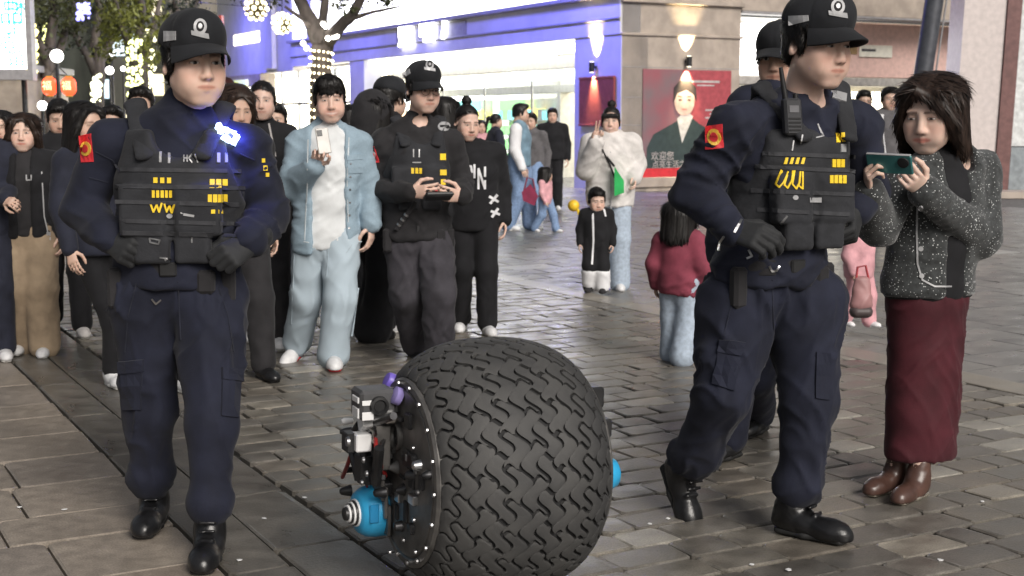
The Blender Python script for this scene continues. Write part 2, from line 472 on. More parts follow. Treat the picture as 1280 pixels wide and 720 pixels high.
# ------------------------------------------------------------------ people
def rotm(yaw=0, pitch=0, roll=0):
    """head frame: yaw + turns to the person's left, pitch + nods down"""
    y, p_, r = map(math.radians, (yaw, pitch, roll))
    Rz = np.array([[math.cos(y), -math.sin(y), 0], [math.sin(y), math.cos(y), 0], [0, 0, 1]])
    Rx = np.array([[1, 0, 0], [0, math.cos(p_), -math.sin(p_)], [0, math.sin(p_), math.cos(p_)]])
    Ry = np.array([[math.cos(r), 0, math.sin(r)], [0, 1, 0], [-math.sin(r), 0, math.cos(r)]])
    return Rz @ Rx @ Ry
_hc = {}
def head_mesh(kind, h, smile=0.0, scalp=0):
    key = (kind, h, smile, scalp)
    if key in _hc: return _hc[key]
    f = Fld(); fem = kind == 'f'; kid = kind == 'c'
    jw = .9 if fem else (.86 if kid else 1.0)
    f.ell((0, .014, .036), (.073, .091, .080), k=.02)
    f.ell((0, -.022, -.022), (.061 * (1.03 if kid else 1), .062, .080), k=.03)
    f.ell((0, -.060, -.090 if not kid else -.080), (.024 * jw, .020, .018), k=.028)
    for s in (-1, 1):
        f.cap((s * .050 * jw, -.004, -.050), (s * .020 * jw, -.060, -.094), .020, .015, k=.028)
        f.ell((s * .038, -.058, -.024), (.026, .022, .026), k=.025)
        f.ell((s * .040 * jw, -.038, -.052), (.024, .034, .036), k=.03)
        f.ell((s * .030, -.074, .025), (.020, .010, .008), k=.014)
        f.ell((s * .031, -.089, .005), (.017, .011, .008), k=.012, op='sub')
        f.ell((s * .031, -.071, .004), (.0165, .0125, .0105), k=.006)
        f.ell((s * .0125, -.091, -.034), (.0085, .010, .0075), k=.008)
        f.ell((s * .076, .010, -.004), (.009, .018, .031), R=rotm(0, 12, s * -14), k=.008)
        f.ell((s * .083, .006, -.002), (.006, .010, .019), k=.004, op='sub')
        f.ell((s * (.030 + .006 * smile), -.070, -.060 + .004 * smile), (.020, .016, .020), k=.02)
    f.cap((0, -.080, .020), (0, -.098 if not kid else -.092, -.029), .0075, .0115, k=.012)
    f.ell((0, -.073, -.060), (.026, .016, .022), k=.018)
    w = .0235 + .006 * smile
    f.cap((-w, -.080, -.058 + .004 * smile), (0, -.0885, -.055), .0035, .0048, k=.007)
    f.cap((w, -.080, -.058 + .004 * smile), (0, -.0885, -.055), .0035, .0048, k=.007)
    f.cap((-w * .8, -.081, -.064 + .001 * smile), (0, -.0872, -.0665 - .005 * smile), .004, .0056, k=.007)
    f.cap((w * .8, -.081, -.064 + .001 * smile), (0, -.0872, -.0665 - .005 * smile), .004, .0056, k=.007)
    f.cap((0, .022, -.05), (0, .040, -.18), .050 * (.88 if fem else 1) * (.75 if kid else 1), .054 * (.86 if fem else 1) * (.75 if kid else 1), k=.03)
    V, Q = f.mesh(h)
    V = smooth_mesh(V, Q, 1)
    x, y, z = np.abs(V[:, 0]), V[:, 1], V[:, 2]
    C = np.ones((len(V), 3))
    def mixc(m, c):
        m = np.clip(m, 0, 1)[:, None]; C[:] = C * (1 - m) + np.asarray(c) * m
    sb = lambda d, e: np.clip(.5 - d / (2 * e), 0, 1)       # soft inside
    e = max(.0016, h * .7)
    front = (y < -.03)
    mixc(.35 * np.exp(-((x - .042) ** 2 + (z + .03) ** 2) / .0006) * front, (1.05, .72, .66))
    mixc(.25 * np.exp(-((x) ** 2 + (z + .034) ** 2) / .0002) * front, (1.0, .72, .66))
    lip = np.sqrt((x / (w + .003)) ** 2 + ((z + .061 - .003 * smile * (x / w) ** 2) / (.0070 + .005 * smile)) ** 2) - 1
    mixc(sb(lip * .01, e) * (y < -.07), (.84, .60, .57) if not fem else (.80, .47, .46))
    if smile > .3:
        te = np.sqrt((x / (w * .8)) ** 2 + ((z + .0615 - .004 * (x / w) ** 2) / .0048) ** 2) - 1
        mixc(sb(te * .008, e) * (y < -.07), (1.25, 1.45, 1.6))
    else:
        mixc(sb(np.abs(z + .0612) - .0006, e) * (x < w + .001) * (y < -.07) * .8, (.30, .14, .13))
    br = np.abs(z - (.0245 + .06 * (x - .015) - 1.6 * np.maximum(x - .032, 0) ** 1.3)) - (.0036 if fem else .0046) * np.clip((.056 - x) / .03, .3, 1)
    mixc(sb(br, e) * (x > .011) * (x < .053) * front * .85, (.10, .075, .07))
    li = np.abs(z - (.0085 - 22 * (x - .031) ** 2)) - .0017
    mixc(sb(li, e) * (x > .016) * (x < .046) * (y < -.05) * .9, (.06, .045, .045))
    ln = np.abs(z - (.0005 + 16 * (x - .031) ** 2)) - .0006
    mixc(sb(ln, e) * (x > .018) * (x < .044) * (y < -.05) * .45, (.25, .15, .13))
    nh = np.sqrt((x - .0085) ** 2 + (z + .0395) ** 2) - .0034
    mixc(sb(nh, e) * (y < -.085) * .75, (.22, .10, .09))
    if kind == 'm':
        st_ = np.exp(-((np.maximum(np.abs(z + .072) - .02, 0)) / .012) ** 2) * np.clip((-.0 - y) / .04, 0, 1) * (x < .05)
        mixc(st_ * .13, (.55, .50, .50))
    if scalp:
        zl = (.074 if scalp < 2 else .086) - 1.15 * (y + .075) + .010 * (vnoise(V * 60) - .5)
        zl = np.where(y > .02, -.04 - .2 * (y - .02) + .010 * (vnoise(V * 60) - .5), np.maximum(zl, -.01))
        mixc(np.clip((z - zl) / .010 + .5, 0, 1) * .93, (.035, .03, .03))
    # eyes laid in the sockets
    bv = BVHTree.FromPolygons(V.tolist(), [tuple(q) for q in Q.tolist()])
    ey = []
    for s in (-1, 1):
        hit = bv.ray_cast(Vector((s * .031, -.3, .0045)), Vector((0, 1, 0)))
        ey.append(np.array(hit[0]) if hit[0] is not None else np.array((s * .031, -.08, .0045)))
    _hc[key] = (V, Q, C, ey)
    return _hc[key]
def eye_mesh(c, open_):
    n, m = 16, 8; V = []; Q = []; C = []
    for i in range(m + 1):
        a = math.pi * i / m
        for k in range(n):
            b = 2 * math.pi * k / n
            dx, dz, dy = math.sin(a) * math.cos(b), math.sin(a) * math.sin(b), -math.cos(a)
            px_, pz =   .0130 * dx, .0064 * open_ * dz * (1 - .35 * dx * dx)
            V.append((c[0] + px_, c[1] + .0016 + .0046 * dy + 12 * px_ * px_, c[2] + pz))
            r = math.hypot(px_, pz * .9)
            C.append((.010, .007, .006) if r < .0052 else ((.05, .03, .025) if r < .006 else (.62, .58, .56)))
    for i in range(m):
        for k in range(n): Q.append((i * n + k, i * n + (k + 1) % n, (i + 1) * n + (k + 1) % n, (i + 1) * n + k))
    return np.array(V), np.array(Q), np.array(C)

_rc = {}
def hair_mesh(style, h, seed=0):
    key = (style, h)
    if key in _rc: return _rc[key]
    f = Fld(); cc, cr = np.array((0, .016, .040)), np.array((.083, .100, .086))
    if style == 'shaved': cr = cr - .0075
    f.ell(cc, cr, k=.01)
    amp = .005; freq = (70, 16, 12)
    if style in ('short', 'shaved', 'side', 'swept'):
        f.ell((0, .055, -.02), (.066, .055, .06), k=.02)
        f.cut((0, -.078, .078), nrm((0, -.62, -.78)), k=.012)      # brow to nape
        f.box((0, -.06, -.03), (.09, .055, .07), rnd=.02, k=.012, op='sub')
        for s in (-1, 1): f.ell((s * .072, -.012, .012), (.010, .016, .034), k=.012)
        if style == 'swept':
            f.ell((.012, -.052, .100), (.060, .046, .026), k=.025)
        if style == 'short':
            f.ell((0, -.045, .095), (.062, .046, .028), k=.025)
        if style == 'side':
            f.ell((.0, -.060, .088), (.064, .034, .030), k=.02)
            for q in range(7):
                x0 = -.060 + .019 * q
                f.cap((x0 * .8, -.066, .092), (x0 + .012, -.083 + .25 * abs(x0 + .012), .046 + .010 * math.sin(q * 2.1)), .017, .009, k=.016)
    elif style in ('bob', 'long', 'bobside'):
        lowz = -.115 if style != 'long' else -.26
        for s in (-1, 1):
            f.cap((s * .070, .000, .050), (s * .084, .018, lowz), .034, .030, k=.03)
            f.cap((s * .050, .060, .050), (s * .060, .062, lowz), .050, .040, k=.04)
            f.cap((s * .050, -.066, .082), (s * .079, -.046, -.010), .017, .018, k=.02)
            f.cap((s * .079, -.046, -.010), (s * .084, -.020, lowz * .8), .018, .014, k=.02)
        f.cap((0, .075, .04), (0, .085, lowz), .06, .05, k=.04)
        f.ell((0, -.078, -.026), (.059, .072, .106), k=.014, op='sub')
        freq = (62, 62, 5); amp = .006
        if style == 'bobside':
            f.cap((-.01, -.085, .092), (.065, -.074, .035), .018, .012, k=.02)
            f.cap((-.02, -.082, .094), (-.066, -.066, .03), .014, .010, k=.02)
    elif style in ('bun', 'tail', 'fringebun'):
        f = Fld(); f.ell(cc, cr - .0075, k=.01); f.ell((0, .05, -.01), (.064, .053, .055), k=.02)
        f.cut((0, -.080, .094), nrm((0, -.66, -.75)), k=.010)
        f.box((0, -.06, -.04), (.09, .058, .075), rnd=.02, k=.012, op='sub')
        if style != 'tail': f.ell((0, .050, .138), (.036, .036, .032), k=.012)
        else:
            f.ell((0, .125, .04), (.028, .03, .028), k=.015); f.cap((0, .145, .03), (0, .165, -.12), .028, .012, k=.02)
        if style == 'fringebun':
            f.cap((-.055, -.075, .045), (.055, -.075, .045), .020, .020, k=.02)
            for s in (-1, 1): f.cap((s * .066, -.05, .05), (s * .076, -.03, -.05), .014, .006, k=.015)
        freq = (40, 16, 12); amp = .004
    elif style == 'cap':       # what shows under a cap
        f.ell((0, .05, -.02), (.068, .056, .052), k=.02)
        f.cut((0, -.02, .035), nrm((0, -.75, -.62)), k=.012)
        f.cut((0, 0, .06), (0, 0, 1), k=.01)
        f.box((0, -.06, -.03), (.09, .05, .07), rnd=.02, k=.012, op='sub')
        for s in (-1, 1): f.ell((s * .071, -.010, .008), (.010, .013, .030), k=.012)
    V, Q = f.mesh(h)
    N = vnormals(V, Q)
    r = ridge(V * np.array(freq) + seed) ** 1.2; g = vnoise(V * 30 + seed)
    V = V + N * (amp * (r - .5) + (amp * .7 if style not in ('bob', 'long', 'bobside') else .001) * (g - .5))[:, None]
    if style in ('bob', 'long', 'bobside'): V = smooth_mesh(V, Q, 4); N = vnormals(V, Q)
    # loose locks laid over the mass
    rr = np.random.RandomState(len(key[0]) * 7 + int(h * 1e5)); n = 5200 if h < .005 else (2600 if h < .008 else 900)
    wd_ = .0022 if h < .005 else (.0034 if h < .008 else .006)
    ix = rr.randint(0, len(V), n); B = V[ix]; Nn = N[ix]
    lng = style in ('bob', 'long', 'bobside')
    if lng: fl = np.tile(np.array([0, 0, -1.0]), (n, 1)) + (B[:, 2:3] > .085) * (np.sign(B[:, :1] - .01) * np.array([[1.6, 0, 0]]) + np.array([[0, .2, .3]]))
    if lng: fl = np.where((B[:, 1:2] < -.035) & (B[:, 2:3] < .1), np.sign(B[:, :1] + .004) * np.array([[.45, 0, 0]]) + np.array([[0, .25, -1]]), fl)
    else: fl = B - np.array([0, .035, .135])
    if style in ('bun', 'fringebun', 'tail'): fl = np.array([0, .05, .138]) - B
    if style == 'swept': fl = fl + np.array([.02, -.03, .08])
    fl = fl / (np.linalg.norm(fl, axis=1, keepdims=True) + 1e-6); fl += rr.normal(0, .05 if lng else .16, (n, 3))
    tg = fl - Nn * (fl * Nn).sum(1, keepdims=True); tg /= np.linalg.norm(tg, axis=1, keepdims=True) + 1e-6
    lift = (.025 if lng else .06 if 'bun' in style else .24) * rr.uniform(.2, 1.5, (n, 1))
    d1 = tg + Nn * lift; d1 /= np.linalg.norm(d1, axis=1, keepdims=True); L = (.05 if lng else .020) * rr.uniform(.5, 1.3, (n, 1))
    if 'bun' in style: L = L * .8
    sd_ = np.cross(d1, Nn); sd_ /= np.linalg.norm(sd_, axis=1, keepdims=True) + 1e-6
    p0 = B - Nn * .002; p1 = p0 + d1 * L * .55 + Nn * .0015; p2 = p0 + d1 * L - Nn * L * lift * .55
    wv = wd_ * rr.uniform(.6, 1.3, (n, 1)); b0 = len(V)
    S = np.stack([p0 - sd_ * wv, p0 + sd_ * wv, p1 + sd_ * wv * .8, p1 - sd_ * wv * .8, p2 + sd_ * wv * .15, p2 - sd_ * wv * .15], 1).reshape(-1, 3)
    k6 = b0 + np.arange(n)[:, None] * 6
    Q = np.concatenate([Q, k6 + np.array([[0, 1, 2, 3]]), k6 + np.array([[3, 2, 4, 5]])]).astype(np.int32); V = np.concatenate([V, S])
    _rc[key] = (V, Q)
    return _rc[key]

def hand_prims(f, w, d, n, side, curl=.6, sc=1.0, grow=0.0, thumb=.5, curls=None):
    """w wrist, d towards the knuckles, n the way the palm faces, side +1 puts the thumb on cross(d, n)"""
    d = nrm(d); n = nrm(np.asarray(n, float) - d * (np.asarray(n, float) @ d)); lat = np.cross(d, n) * side
    w = np.asarray(w, float); g = grow
    f.ecap(w - d * .03, w + d * .018 * sc, (.027 * sc + g, .020 * sc + g), (.030 * sc + g, .018 * sc + g), lat, k=.012)
    f.ecap(w + d * .018 * sc, w + d * .078 * sc, (.031 * sc + g, .016 * sc + g), (.039 * sc + g, .012 * sc + g), lat, k=.012)
    ln = [(.043, .027, .022), (.047, .030, .023), (.044, .028, .022), (.034, .021, .019)]
    for i in range(4):
        p = w + (d * (.088 - .004 * abs(i - 1)) + lat * (.0295 - .0198 * i)) * sc
        c = (curls[i] if curls else curl * (1 + .07 * (i - 1))); a = 0.0
        rr = (.0088, .0090, .0086, .0076)[i] * sc + g
        for j in range(3):
            a += c * (.85, 1.15, .75)[j]
            q = p + (d * math.cos(a) + n * math.sin(a) + lat * .05 * (1.5 - i) * math.cos(a)) * ln[i][j] * sc
            f.cap(p, q, rr * (1 - .08 * j), rr * (.92 - .10 * j), k=.004); p = q
    p = w + (d * .022 + lat * .026 + n * .006) * sc
    for j, (L, dd) in enumerate(((.044, d * .62 + lat * (.75 - .3 * thumb) + n * (.25 + .5 * thumb)), (.032, d * .85 + lat * (.30 - .5 * thumb) + n * (.30 + .5 * thumb)), (.026, d * .9 - lat * .3 * thumb + n * (.2 + .4 * thumb)))):
        q = p + nrm(dd) * L * sc
        f.cap(p, q, (.0135, .0105, .0095)[j] * sc + g, (.0108, .0098, .0078)[j] * sc + g, k=.007); p = q

def skel(hgt, rz, base, stride=0.0, lean=0.0, child=False, wide=1.0, spread=0.0):
    """joints in world space; R and L are the person's own sides, rz = 0 faces the camera"""
    s = hgt / 1.75
    J = dict(pel=(0, .01, .95), wai=(0, .005 - lean * .3, 1.08), che=(0, .0 - lean * .7, 1.28), upc=(0, .005 - lean, 1.40), nek=(0, .012 - lean, 1.485), head=(0, -.012 - lean * 1.1, 1.625))
    for q, nm in ((1, 'L'), (-1, 'R')):
        k = stride * q
        J['hip' + nm] = (q * .088, .01 - .04 * k, .92)
        J['kne' + nm] = (q * (.092 + spread * .5), -.03 - .24 * k + (.0 if k >= 0 else -.06), .50 + (.0 if k >= 0 else .01))
        J['ank' + nm] = (q * (.095 + spread), .02 - .46 * k, .085 + (.0 if k >= 0 else .10 * abs(k)))
        J['sho' + nm] = (q * .178 * wide, .01 - lean, 1.405)
        J['elb' + nm] = (q * .235 * wide, .04 - lean * .5 + .10 * k, 1.13)
        J['wri' + nm] = (q * .245 * wide, -.05 - lean * .3 + .16 * k, .885)
    if child:
        for k_ in J:
            x, y, z = J[k_]
            J[k_] = (x * 1.12, y, z * (.93 if z > 1 else .92))
        x, y, z = J['head']; J['head'] = (x, y, 1.53)
    a = math.radians(rz); c, n_ = math.cos(a), math.sin(a)
    out = {}
    for k_, (x, y, z) in J.items():
        x, y, z = x * s, y * s, z * s
        out[k_] = np.array(base) + np.array((c * x - n_ * y, n_ * x + c * y, z))
    return out
def ik(a, c, L1, L2, hint):
    """middle joint between a and c, bent towards hint"""
    a, c = np.asarray(a), np.asarray(c); d = c - a; D = np.linalg.norm(d); D2 = min(D, (L1 + L2) * .999); u = d / D
    x = (L1 * L1 - L2 * L2 + D2 * D2) / (2 * D2); h = math.sqrt(max(L1 * L1 - x * x, 0))
    v = np.asarray(hint, float); v = nrm(v - u * (v @ u))
    return a + u * x + v * h

def torso_prims(f, J, ax, s, e=0.0, w=1.0, d=1.0, hem=None, k=.05, chest=1.0, belly=1.0, shoulders=True):
    e = e * min(1, s + .12); r = lambda a, b: (a * s * w + e, b * s * d + e)
    lowr = r(.163, .112); 
    if hem is not None: f.ecap(hem, J['pel'], r(.168, .118), lowr, ax, k)
    f.ecap(J['pel'], J['wai'], lowr, r(.146 * belly, .104 * belly), ax, k)
    f.ecap(J['wai'], J['che'], r(.146 * belly, .104 * belly), r(.160 * chest, .116 * chest), ax, k)
    f.ecap(J['che'], J['upc'], r(.160 * chest, .116 * chest), r(.128, .086), ax, k)
    if shoulders:
        for q in 'LR':
            f.cap(J['upc'] * .5 + J['nek'] * .5, J['sho' + q], .050 * s + e * .6, .050 * s + e * .8, k=.05)
def leg_prims(f, J, s, e=(.0, .0, .0), k=.03, top=.092, kn=.060, an=.046, end=None):
    for q in 'LR':
        h_, kn_, an_ = J['hip' + q], J['kne' + q], J['ank' + q]
        f.cap(h_ + (0, 0, .02), kn_, top * s + e[0], kn * s + e[1], k=k)
        f.cap(kn_, an_ if end is None else kn_ + (an_ - kn_) * end, kn * s + e[1], an * s + e[2], k=k)
def shoe_frame(J, q, face, pitch=0.0):
    an = J['ank' + q]; a = math.radians(face); fw = np.array((math.sin(a), -math.cos(a), 0.0))
    p_ = math.radians(pitch); fwd = fw * math.cos(p_) - UP * math.sin(p_); up = UP * math.cos(p_) + fw * math.sin(p_)
    return an, fwd, up
def make_shoe(nm, an, fwd, up, sc, ma, ms, root, org, h=.009, style='sneaker', ankle_h=.085, knee=None):
    lat = np.cross(fwd, up)
    R = np.stack([lat, fwd, up], 1)
    so = an - up * ankle_h * sc                   # under the ankle, on the sole plane
    f = Fld(); c = lambda x, y, z: so + (fwd * y + up * z + lat * x) * sc
    f.cap(c(0, -.035, .045), c(0, .03, .045), .038 * sc, .040 * sc, k=.03)
    f.cap(c(0, .03, .042), c(.004, .13, .030), .040 * sc, .040 * sc, k=.03)
    f.cap(c(.004, .12, .026), c(.004, .165, .024), .040 * sc, .034 * sc, k=.03)
    sh_ = an + nrm(knee - an) * (.02 if style == 'sneaker' else .06 if style == 'ankle' else .17) * sc if knee is not None else c(0, -.016, .1)
    f.cap(c(0, -.014, .055), an - fwd * .012 * sc, .040 * sc, .043 * sc, k=.03); f.cap(an - fwd * .012 * sc, sh_ - fwd * .006 * sc, .043 * sc, (.050 if style == 'boot' else .044) * sc, k=.03)
    if style == 'boot':
        f.ell(c(.003, .135, .034), (.042 * sc, .05 * sc, .034 * sc), R=R, k=.015)
        for i in range(5): f.cap(c(-.022, .078 - .016 * i, .078 + .022 * i), c(.022, .078 - .016 * i, .078 + .022 * i), .006 * sc, .006 * sc, k=.006)
    if style == 'pump': f.ell(c(0, .06, .10), (.036 * sc, .07 * sc, .05 * sc), R=R, k=.015, op='sub')
    f.cut(so + up * .012 * sc, -up)
    if style == 'pump': f.cut(c(0, -.01, .07), up)
    V, Q = f.mesh(h)
    V = folds(V, Q, .003, (22, 22, 30), 5)
    o = obj_np(nm, V, Q, ma, root, org)
    g = Fld()
    g.ecap(c(0, -.042, .012), c(.002, .05, .012), (.041 * sc, .018 * sc), (.040 * sc, .018 * sc), lat, k=.02)
    g.ecap(c(.002, .05, .012), c(.005, .165, .012), (.041 * sc, .018 * sc), (.036 * sc, .015 * sc), lat, k=.02)
    g.cut(so + up * .026 * sc, up); g.cut(so, -up)
    V, Q = g.mesh(h * .9)
    obj_np('sole', V, Q, ms, o, (0, 0, 0) if False else org)
    return o

HM = {}
def cap_thing(root, org, T, sc, near, mats):
    """police cap with brim, badge and reflective strips; T maps head space to world"""
    f = Fld()
    f.ell((0, .014, .050), (.091, .108, .088), k=.02)
    f.ell((0, -.046, .080), (.062, .050, .054), k=.03); f.ell((0, .01, .128), (.012, .012, .011), k=.012)
    f.cut((0, 0, .030), nrm((0, .16, -1)), k=.006)
    V, Q = f.mesh(.006 if near else .011)
    ang = np.arctan2(V[:, 0], -(V[:, 1] - .012)); hgt = np.clip((V[:, 2] - .03) / .1, 0, 1)
    N = vnormals(V, Q)
    seam = np.min(np.abs(((ang[:, None] - np.arange(-3, 4) * math.pi / 3 + math.pi) % (2 * math.pi)) - math.pi), 1)
    V = V - N * (.0022 * np.exp(-(seam / .035) ** 2))[:, None] + N * (.0015 * (vnoise(V * 45) - .5))[:, None]
    W = T(V); cap_o = obj_np('cap', W, Q, mats[0], root, org)
    # brim
    n, m = 7, 17; VV = []; 
    for lay in (0, 1):
        for i in range(n):
            for j in range(m):
                a = (-1 + 2 * j / (m - 1)) * 1.12; u = i / (n - 1)
                r0x, r0y = .089, .104
                x = r0x * math.sin(a); y = .012 - r0y * math.cos(a)
                ext = .076 * max(0, math.cos(a * 1.36)) ** .75
                y -= ext * u; x *= (1 + .02 * u)
                z = .043 + .004 * math.cos(a) - .034 * (abs(x) / .085) ** 2 * (.4 + .6 * u) - .024 * u - (.0045 if lay else 0)
                VV.append((x, y, z))
    Fq = []
    for lay in (0, 1):
        b = lay * n * m
        for i in range(n - 1):
            for j in range(m - 1):
                q = (b + i * m + j, b + i * m + j + 1, b + (i + 1) * m + j + 1, b + (i + 1) * m + j)
                Fq.append(q if lay == 0 else q[::-1])
    for j in range(m - 1):
        a = (n - 1) * m + j; b = n * m + a; Fq.append((a, a + 1, b + 1, b))
    obj_np('brim', T(np.array(VV)), np.array(Fq), mats[0], cap_o, org)
    return cap_o

def person(name_label, root_loc, J, cfg):
    """cfg: sex, s, near(bool), head=(yaw,pitch,roll,scale), hair, top, trousers ... returns dict of objects"""
    o = {}
    near = cfg.get('near', 0)         # 2 foreground, 1 middle, 0 far
    s = cfg['s']; org = np.asarray(root_loc, float)
    for q in 'LR':
        if cfg.get('shoes') and cfg['shoes'].get(q, (0, 0))[1] == 0 and cfg.get('plant', True): J['ank' + q] = np.array((*J['ank' + q][:2], root_loc[2] + .0855 * s * cfg['shoes'].get('sc', 1)))
    rz = math.radians(cfg.get('rz', 0)); ax = np.array((math.cos(rz), math.sin(rz), 0))
    ax = nrm(J['shoL'] - J['shoR']) if 'shoL' in J else ax
    ax = nrm(ax - UP * ax[2])
    sex = cfg.get('sex', 'm')
    # ---- body: one skin surface (trunk, limbs, neck, hands, head)
    f = Fld(); wd = cfg.get('w', 1.0)
    torso_prims(f, J, ax, s, -.008, wd, wd)
    leg_prims(f, J, s, (-.012, -.010, -.008))
    for q in 'LR':
        f.cap(J['sho' + q], J['elb' + q], .050 * s, .040 * s, k=.03); f.cap(J['elb' + q], J['wri' + q], .039 * s, .027 * s, k=.02)
        an = J['ank' + q]; f.cap(an, an + nrm(J['kne' + q] - an) * -.03, .04 * s, .036 * s)
    yaw, pit, rol, hsc = cfg['head']
    R = rotm(yaw, pit, rol); hc = J['head']
    T = lambda V: hc + (np.asarray(V) * hsc) @ R.T
    nkr = (.052 if sex == 'm' else .046) * s * (.8 if sex == 'c' else 1)
    f.cap(J['nek'] - UP * .03, T([[0, .022, -.06]])[0], nkr * 1.1, nkr, k=.03)
    parts = [f.mesh((.020, .016, .013)[near])]
    cols = [np.ones((len(parts[0][0]), 3))]
    hk = dict(m='m', f='f', c='c')[sex]
    HV, HQ, HC, ey = head_mesh(hk, (.0085, .0055, .0035)[near], cfg.get('smile', 0), 0 if not cfg.get('hair') else (2 if 'bun' in cfg['hair'] else 1))
    fw, fd = cfg.get('face', (1.0, 1.0))
    parts.append((T(HV * np.array((fw, 1, fd))), HQ)); cols.append(HC)
    hands = cfg.get('hands', {})
    gl = cfg.get('gloves')
    for q in 'LR':
        hd = hands.get(q)
        if hd is None:
            dv = nrm(J['wri' + q] - J['elb' + q]); nn = nrm((J['pel'] - J['wri' + q]) * np.array((1, 1, 0))); hd = dict(d=dv, n=nn, curl=.45)
        if hd == 'hidden': continue
        sd = -1 if q == 'L' else 1
        sd = hd.get('side', sd)
        g = Fld(); hand_prims(g, J['wri' + q], hd['d'], hd['n'], sd, hd.get('curl', .6), s * hd.get('sc', 1.0), 0, hd.get('thumb', .5), hd.get('curls'))
        parts.append(g.mesh((.0085, .0065, .0042)[near])); cols.append(np.ones((len(parts[-1][0]), 3)))
        if gl:
            g = Fld(); hand_prims(g, J['wri' + q], hd['d'], hd['n'], sd, hd.get('curl', .6), s * hd.get('sc', 1.0), .004, hd.get('thumb', .5), hd.get('curls'))
            g.cap(J['wri' + q] - nrm(hd['d']) * .05, J['wri' + q], .036 * s, .034 * s, k=.02)
            V, Q = g.mesh((.009, .007, .0048)[near]); V = folds(V, Q, .003, (30, 30, 30), 2)
            o['glove' + q] = (V, Q)
    V, Q = join_np(parts); C = np.concatenate(cols) * np.asarray(cfg.get('skin', (.60, .40, .31)))
    body = obj_np('person', V, Q, M['skin'], None, org, col=C)
    body.location = org
    tag(body, name_label, 'person', cfg.get('group'))
    o['body'] = body
    for q in 'LR':
        if 'glove' + q in o: o['gl' + q] = obj_np('glove', *o['glove' + q], gl, body, org)
    op = cfg.get('eyes', 1.0)
    if near >= 1 or cfg.get('showeyes'):
        for c in ey:
            EV, EQ, EC = eye_mesh(c, op)
            obj_np('eye', T(EV * np.array((fw, 1, fd))), EQ, M['eye'], body, org, col=EC)
    # ---- hair, cap
    hr = cfg.get('hair')
    if hr:
        HV, HQ = hair_mesh(hr, (.009, .006, .0042)[near])
        o['hair'] = obj_np('hair', T(HV * np.array((fw, 1, 1))), HQ, cfg.get('hairm', M['hair']), body, org)
    if cfg.get('cap'): o['cap'] = cap_thing(body, org, lambda V: T(np.asarray(V) + np.array((0, 0, cfg.get('capup', 0)))), hsc, near >= 1, cfg['cap'])
    if cfg.get('hood'):
        f = Fld(); f.ell((0, .03, .03), (.108, .118, .122), k=.03); f.cap((0, .07, -.06), (0, .06, -.16), .09, .10, k=.05)
        f.ell((0, -.10, -.02), (.066, .08, .095), k=.02, op='sub')
        V, Q = f.mesh(.012); o['hood'] = obj_np('hood', T(folds(V, Q, .008, (12, 12, 12), 1)), Q, cfg['hood'], body, org)
    hb = (.018, .013, .0095)[near]
    # ---- trousers / skirt
    tr = cfg.get('trousers')
    if tr:
        f = Fld()
        f.ecap(J['pel'] - UP * .05 * s, J['pel'] + UP * .06 * s, (.172 * s * wd + .006, .122 * s * wd + .006), (.160 * s * wd + .006, .112 * s * wd + .006), ax, k=.05)
        e = tr.get('e', (.012, .022, .03))
        leg_prims(f, J, s, e, k=.035, top=tr.get('top', .094), end=tr.get('end', .97))
        if tr.get('blouse'):
            for q in 'LR':
                a, b = J['kne' + q], J['ank' + q]; c = a + (b - a) * tr['blouse']
                f.ell(c, (.074 * s, .074 * s, .050 * s), k=.05)
        V, Q = f.mesh(hb)
        V = folds(V, Q, tr.get('fold', .012), tr.get('ff', (13, 13, 7)), tr.get('seed', 1.0), 1.4)
        o['trousers'] = obj_np('trousers', V, Q, tr['m'], body, org)
    sk = cfg.get('skirt')
    if sk:
        f = Fld(); hem = sk['hem']
        f.ecap(J['pel'] + UP * .10 * s, J['pel'] - UP * .06 * s, (.150 * s, .115 * s), (.180 * s, .135 * s), ax, k=.05)
        f.ecap(J['pel'] - UP * .06 * s, hem, (.180 * s, .135 * s), (.165 * s, .130 * s), ax, k=.05)
        f.cut(hem, -UP, k=.01)
        V, Q = f.mesh(hb); V = folds(V, Q, .014, (14, 14, 2.2), 4.0, 1.2)
        o['skirt'] = obj_np('skirt', V, Q, sk['m'], body, org)
    # ---- inner and outer tops
    for key in ('inner', 'top'):
        tp = cfg.get(key)
        if not tp: continue
        f = Fld(); e = tp.get('e', .018); hem = J['pel'] - UP * max(.03, tp.get('hem', .10)) * s
        torso_prims(f, J, ax, s, e, wd, wd * tp.get('dep', 1.0), hem, belly=tp.get('belly', 1.06), chest=tp.get('chest', 1.0))
        if tp.get('bulge'): f.ell(*tp['bulge'], k=.05)
        # collar ring / neck
        cl = tp.get('collar', .02)
        nd = nrm(T([[0, .02, -.06]])[0] - J['nek'])
        f.cap(J['nek'] - nd * .05, J['nek'] + nd * cl, nkr * 1.75, nkr * 1.32 + .006, k=.03)
        fwd = np.cross(ax, UP)
        f.cut(hem - UP * .02, -UP, k=.012)
        if tp.get('vneck'):
            f.ell(J['nek'] + fwd * .09 * s + UP * .0, (.055 * s, .10 * s, .075 * s * tp['vneck']), R=np.stack([ax, fwd, UP], 1), k=.012, op='sub')
        if tp.get('open'):
            wo, sh = tp['open']; c0 = J['pel'] * .5 + J['nek'] * .5 + fwd * .16 * s + ax * sh
            f.box(c0, (wo * s, .11 * s, .55 * s), R=np.stack([ax, fwd, UP], 1), rnd=.02, k=.02, op='sub')
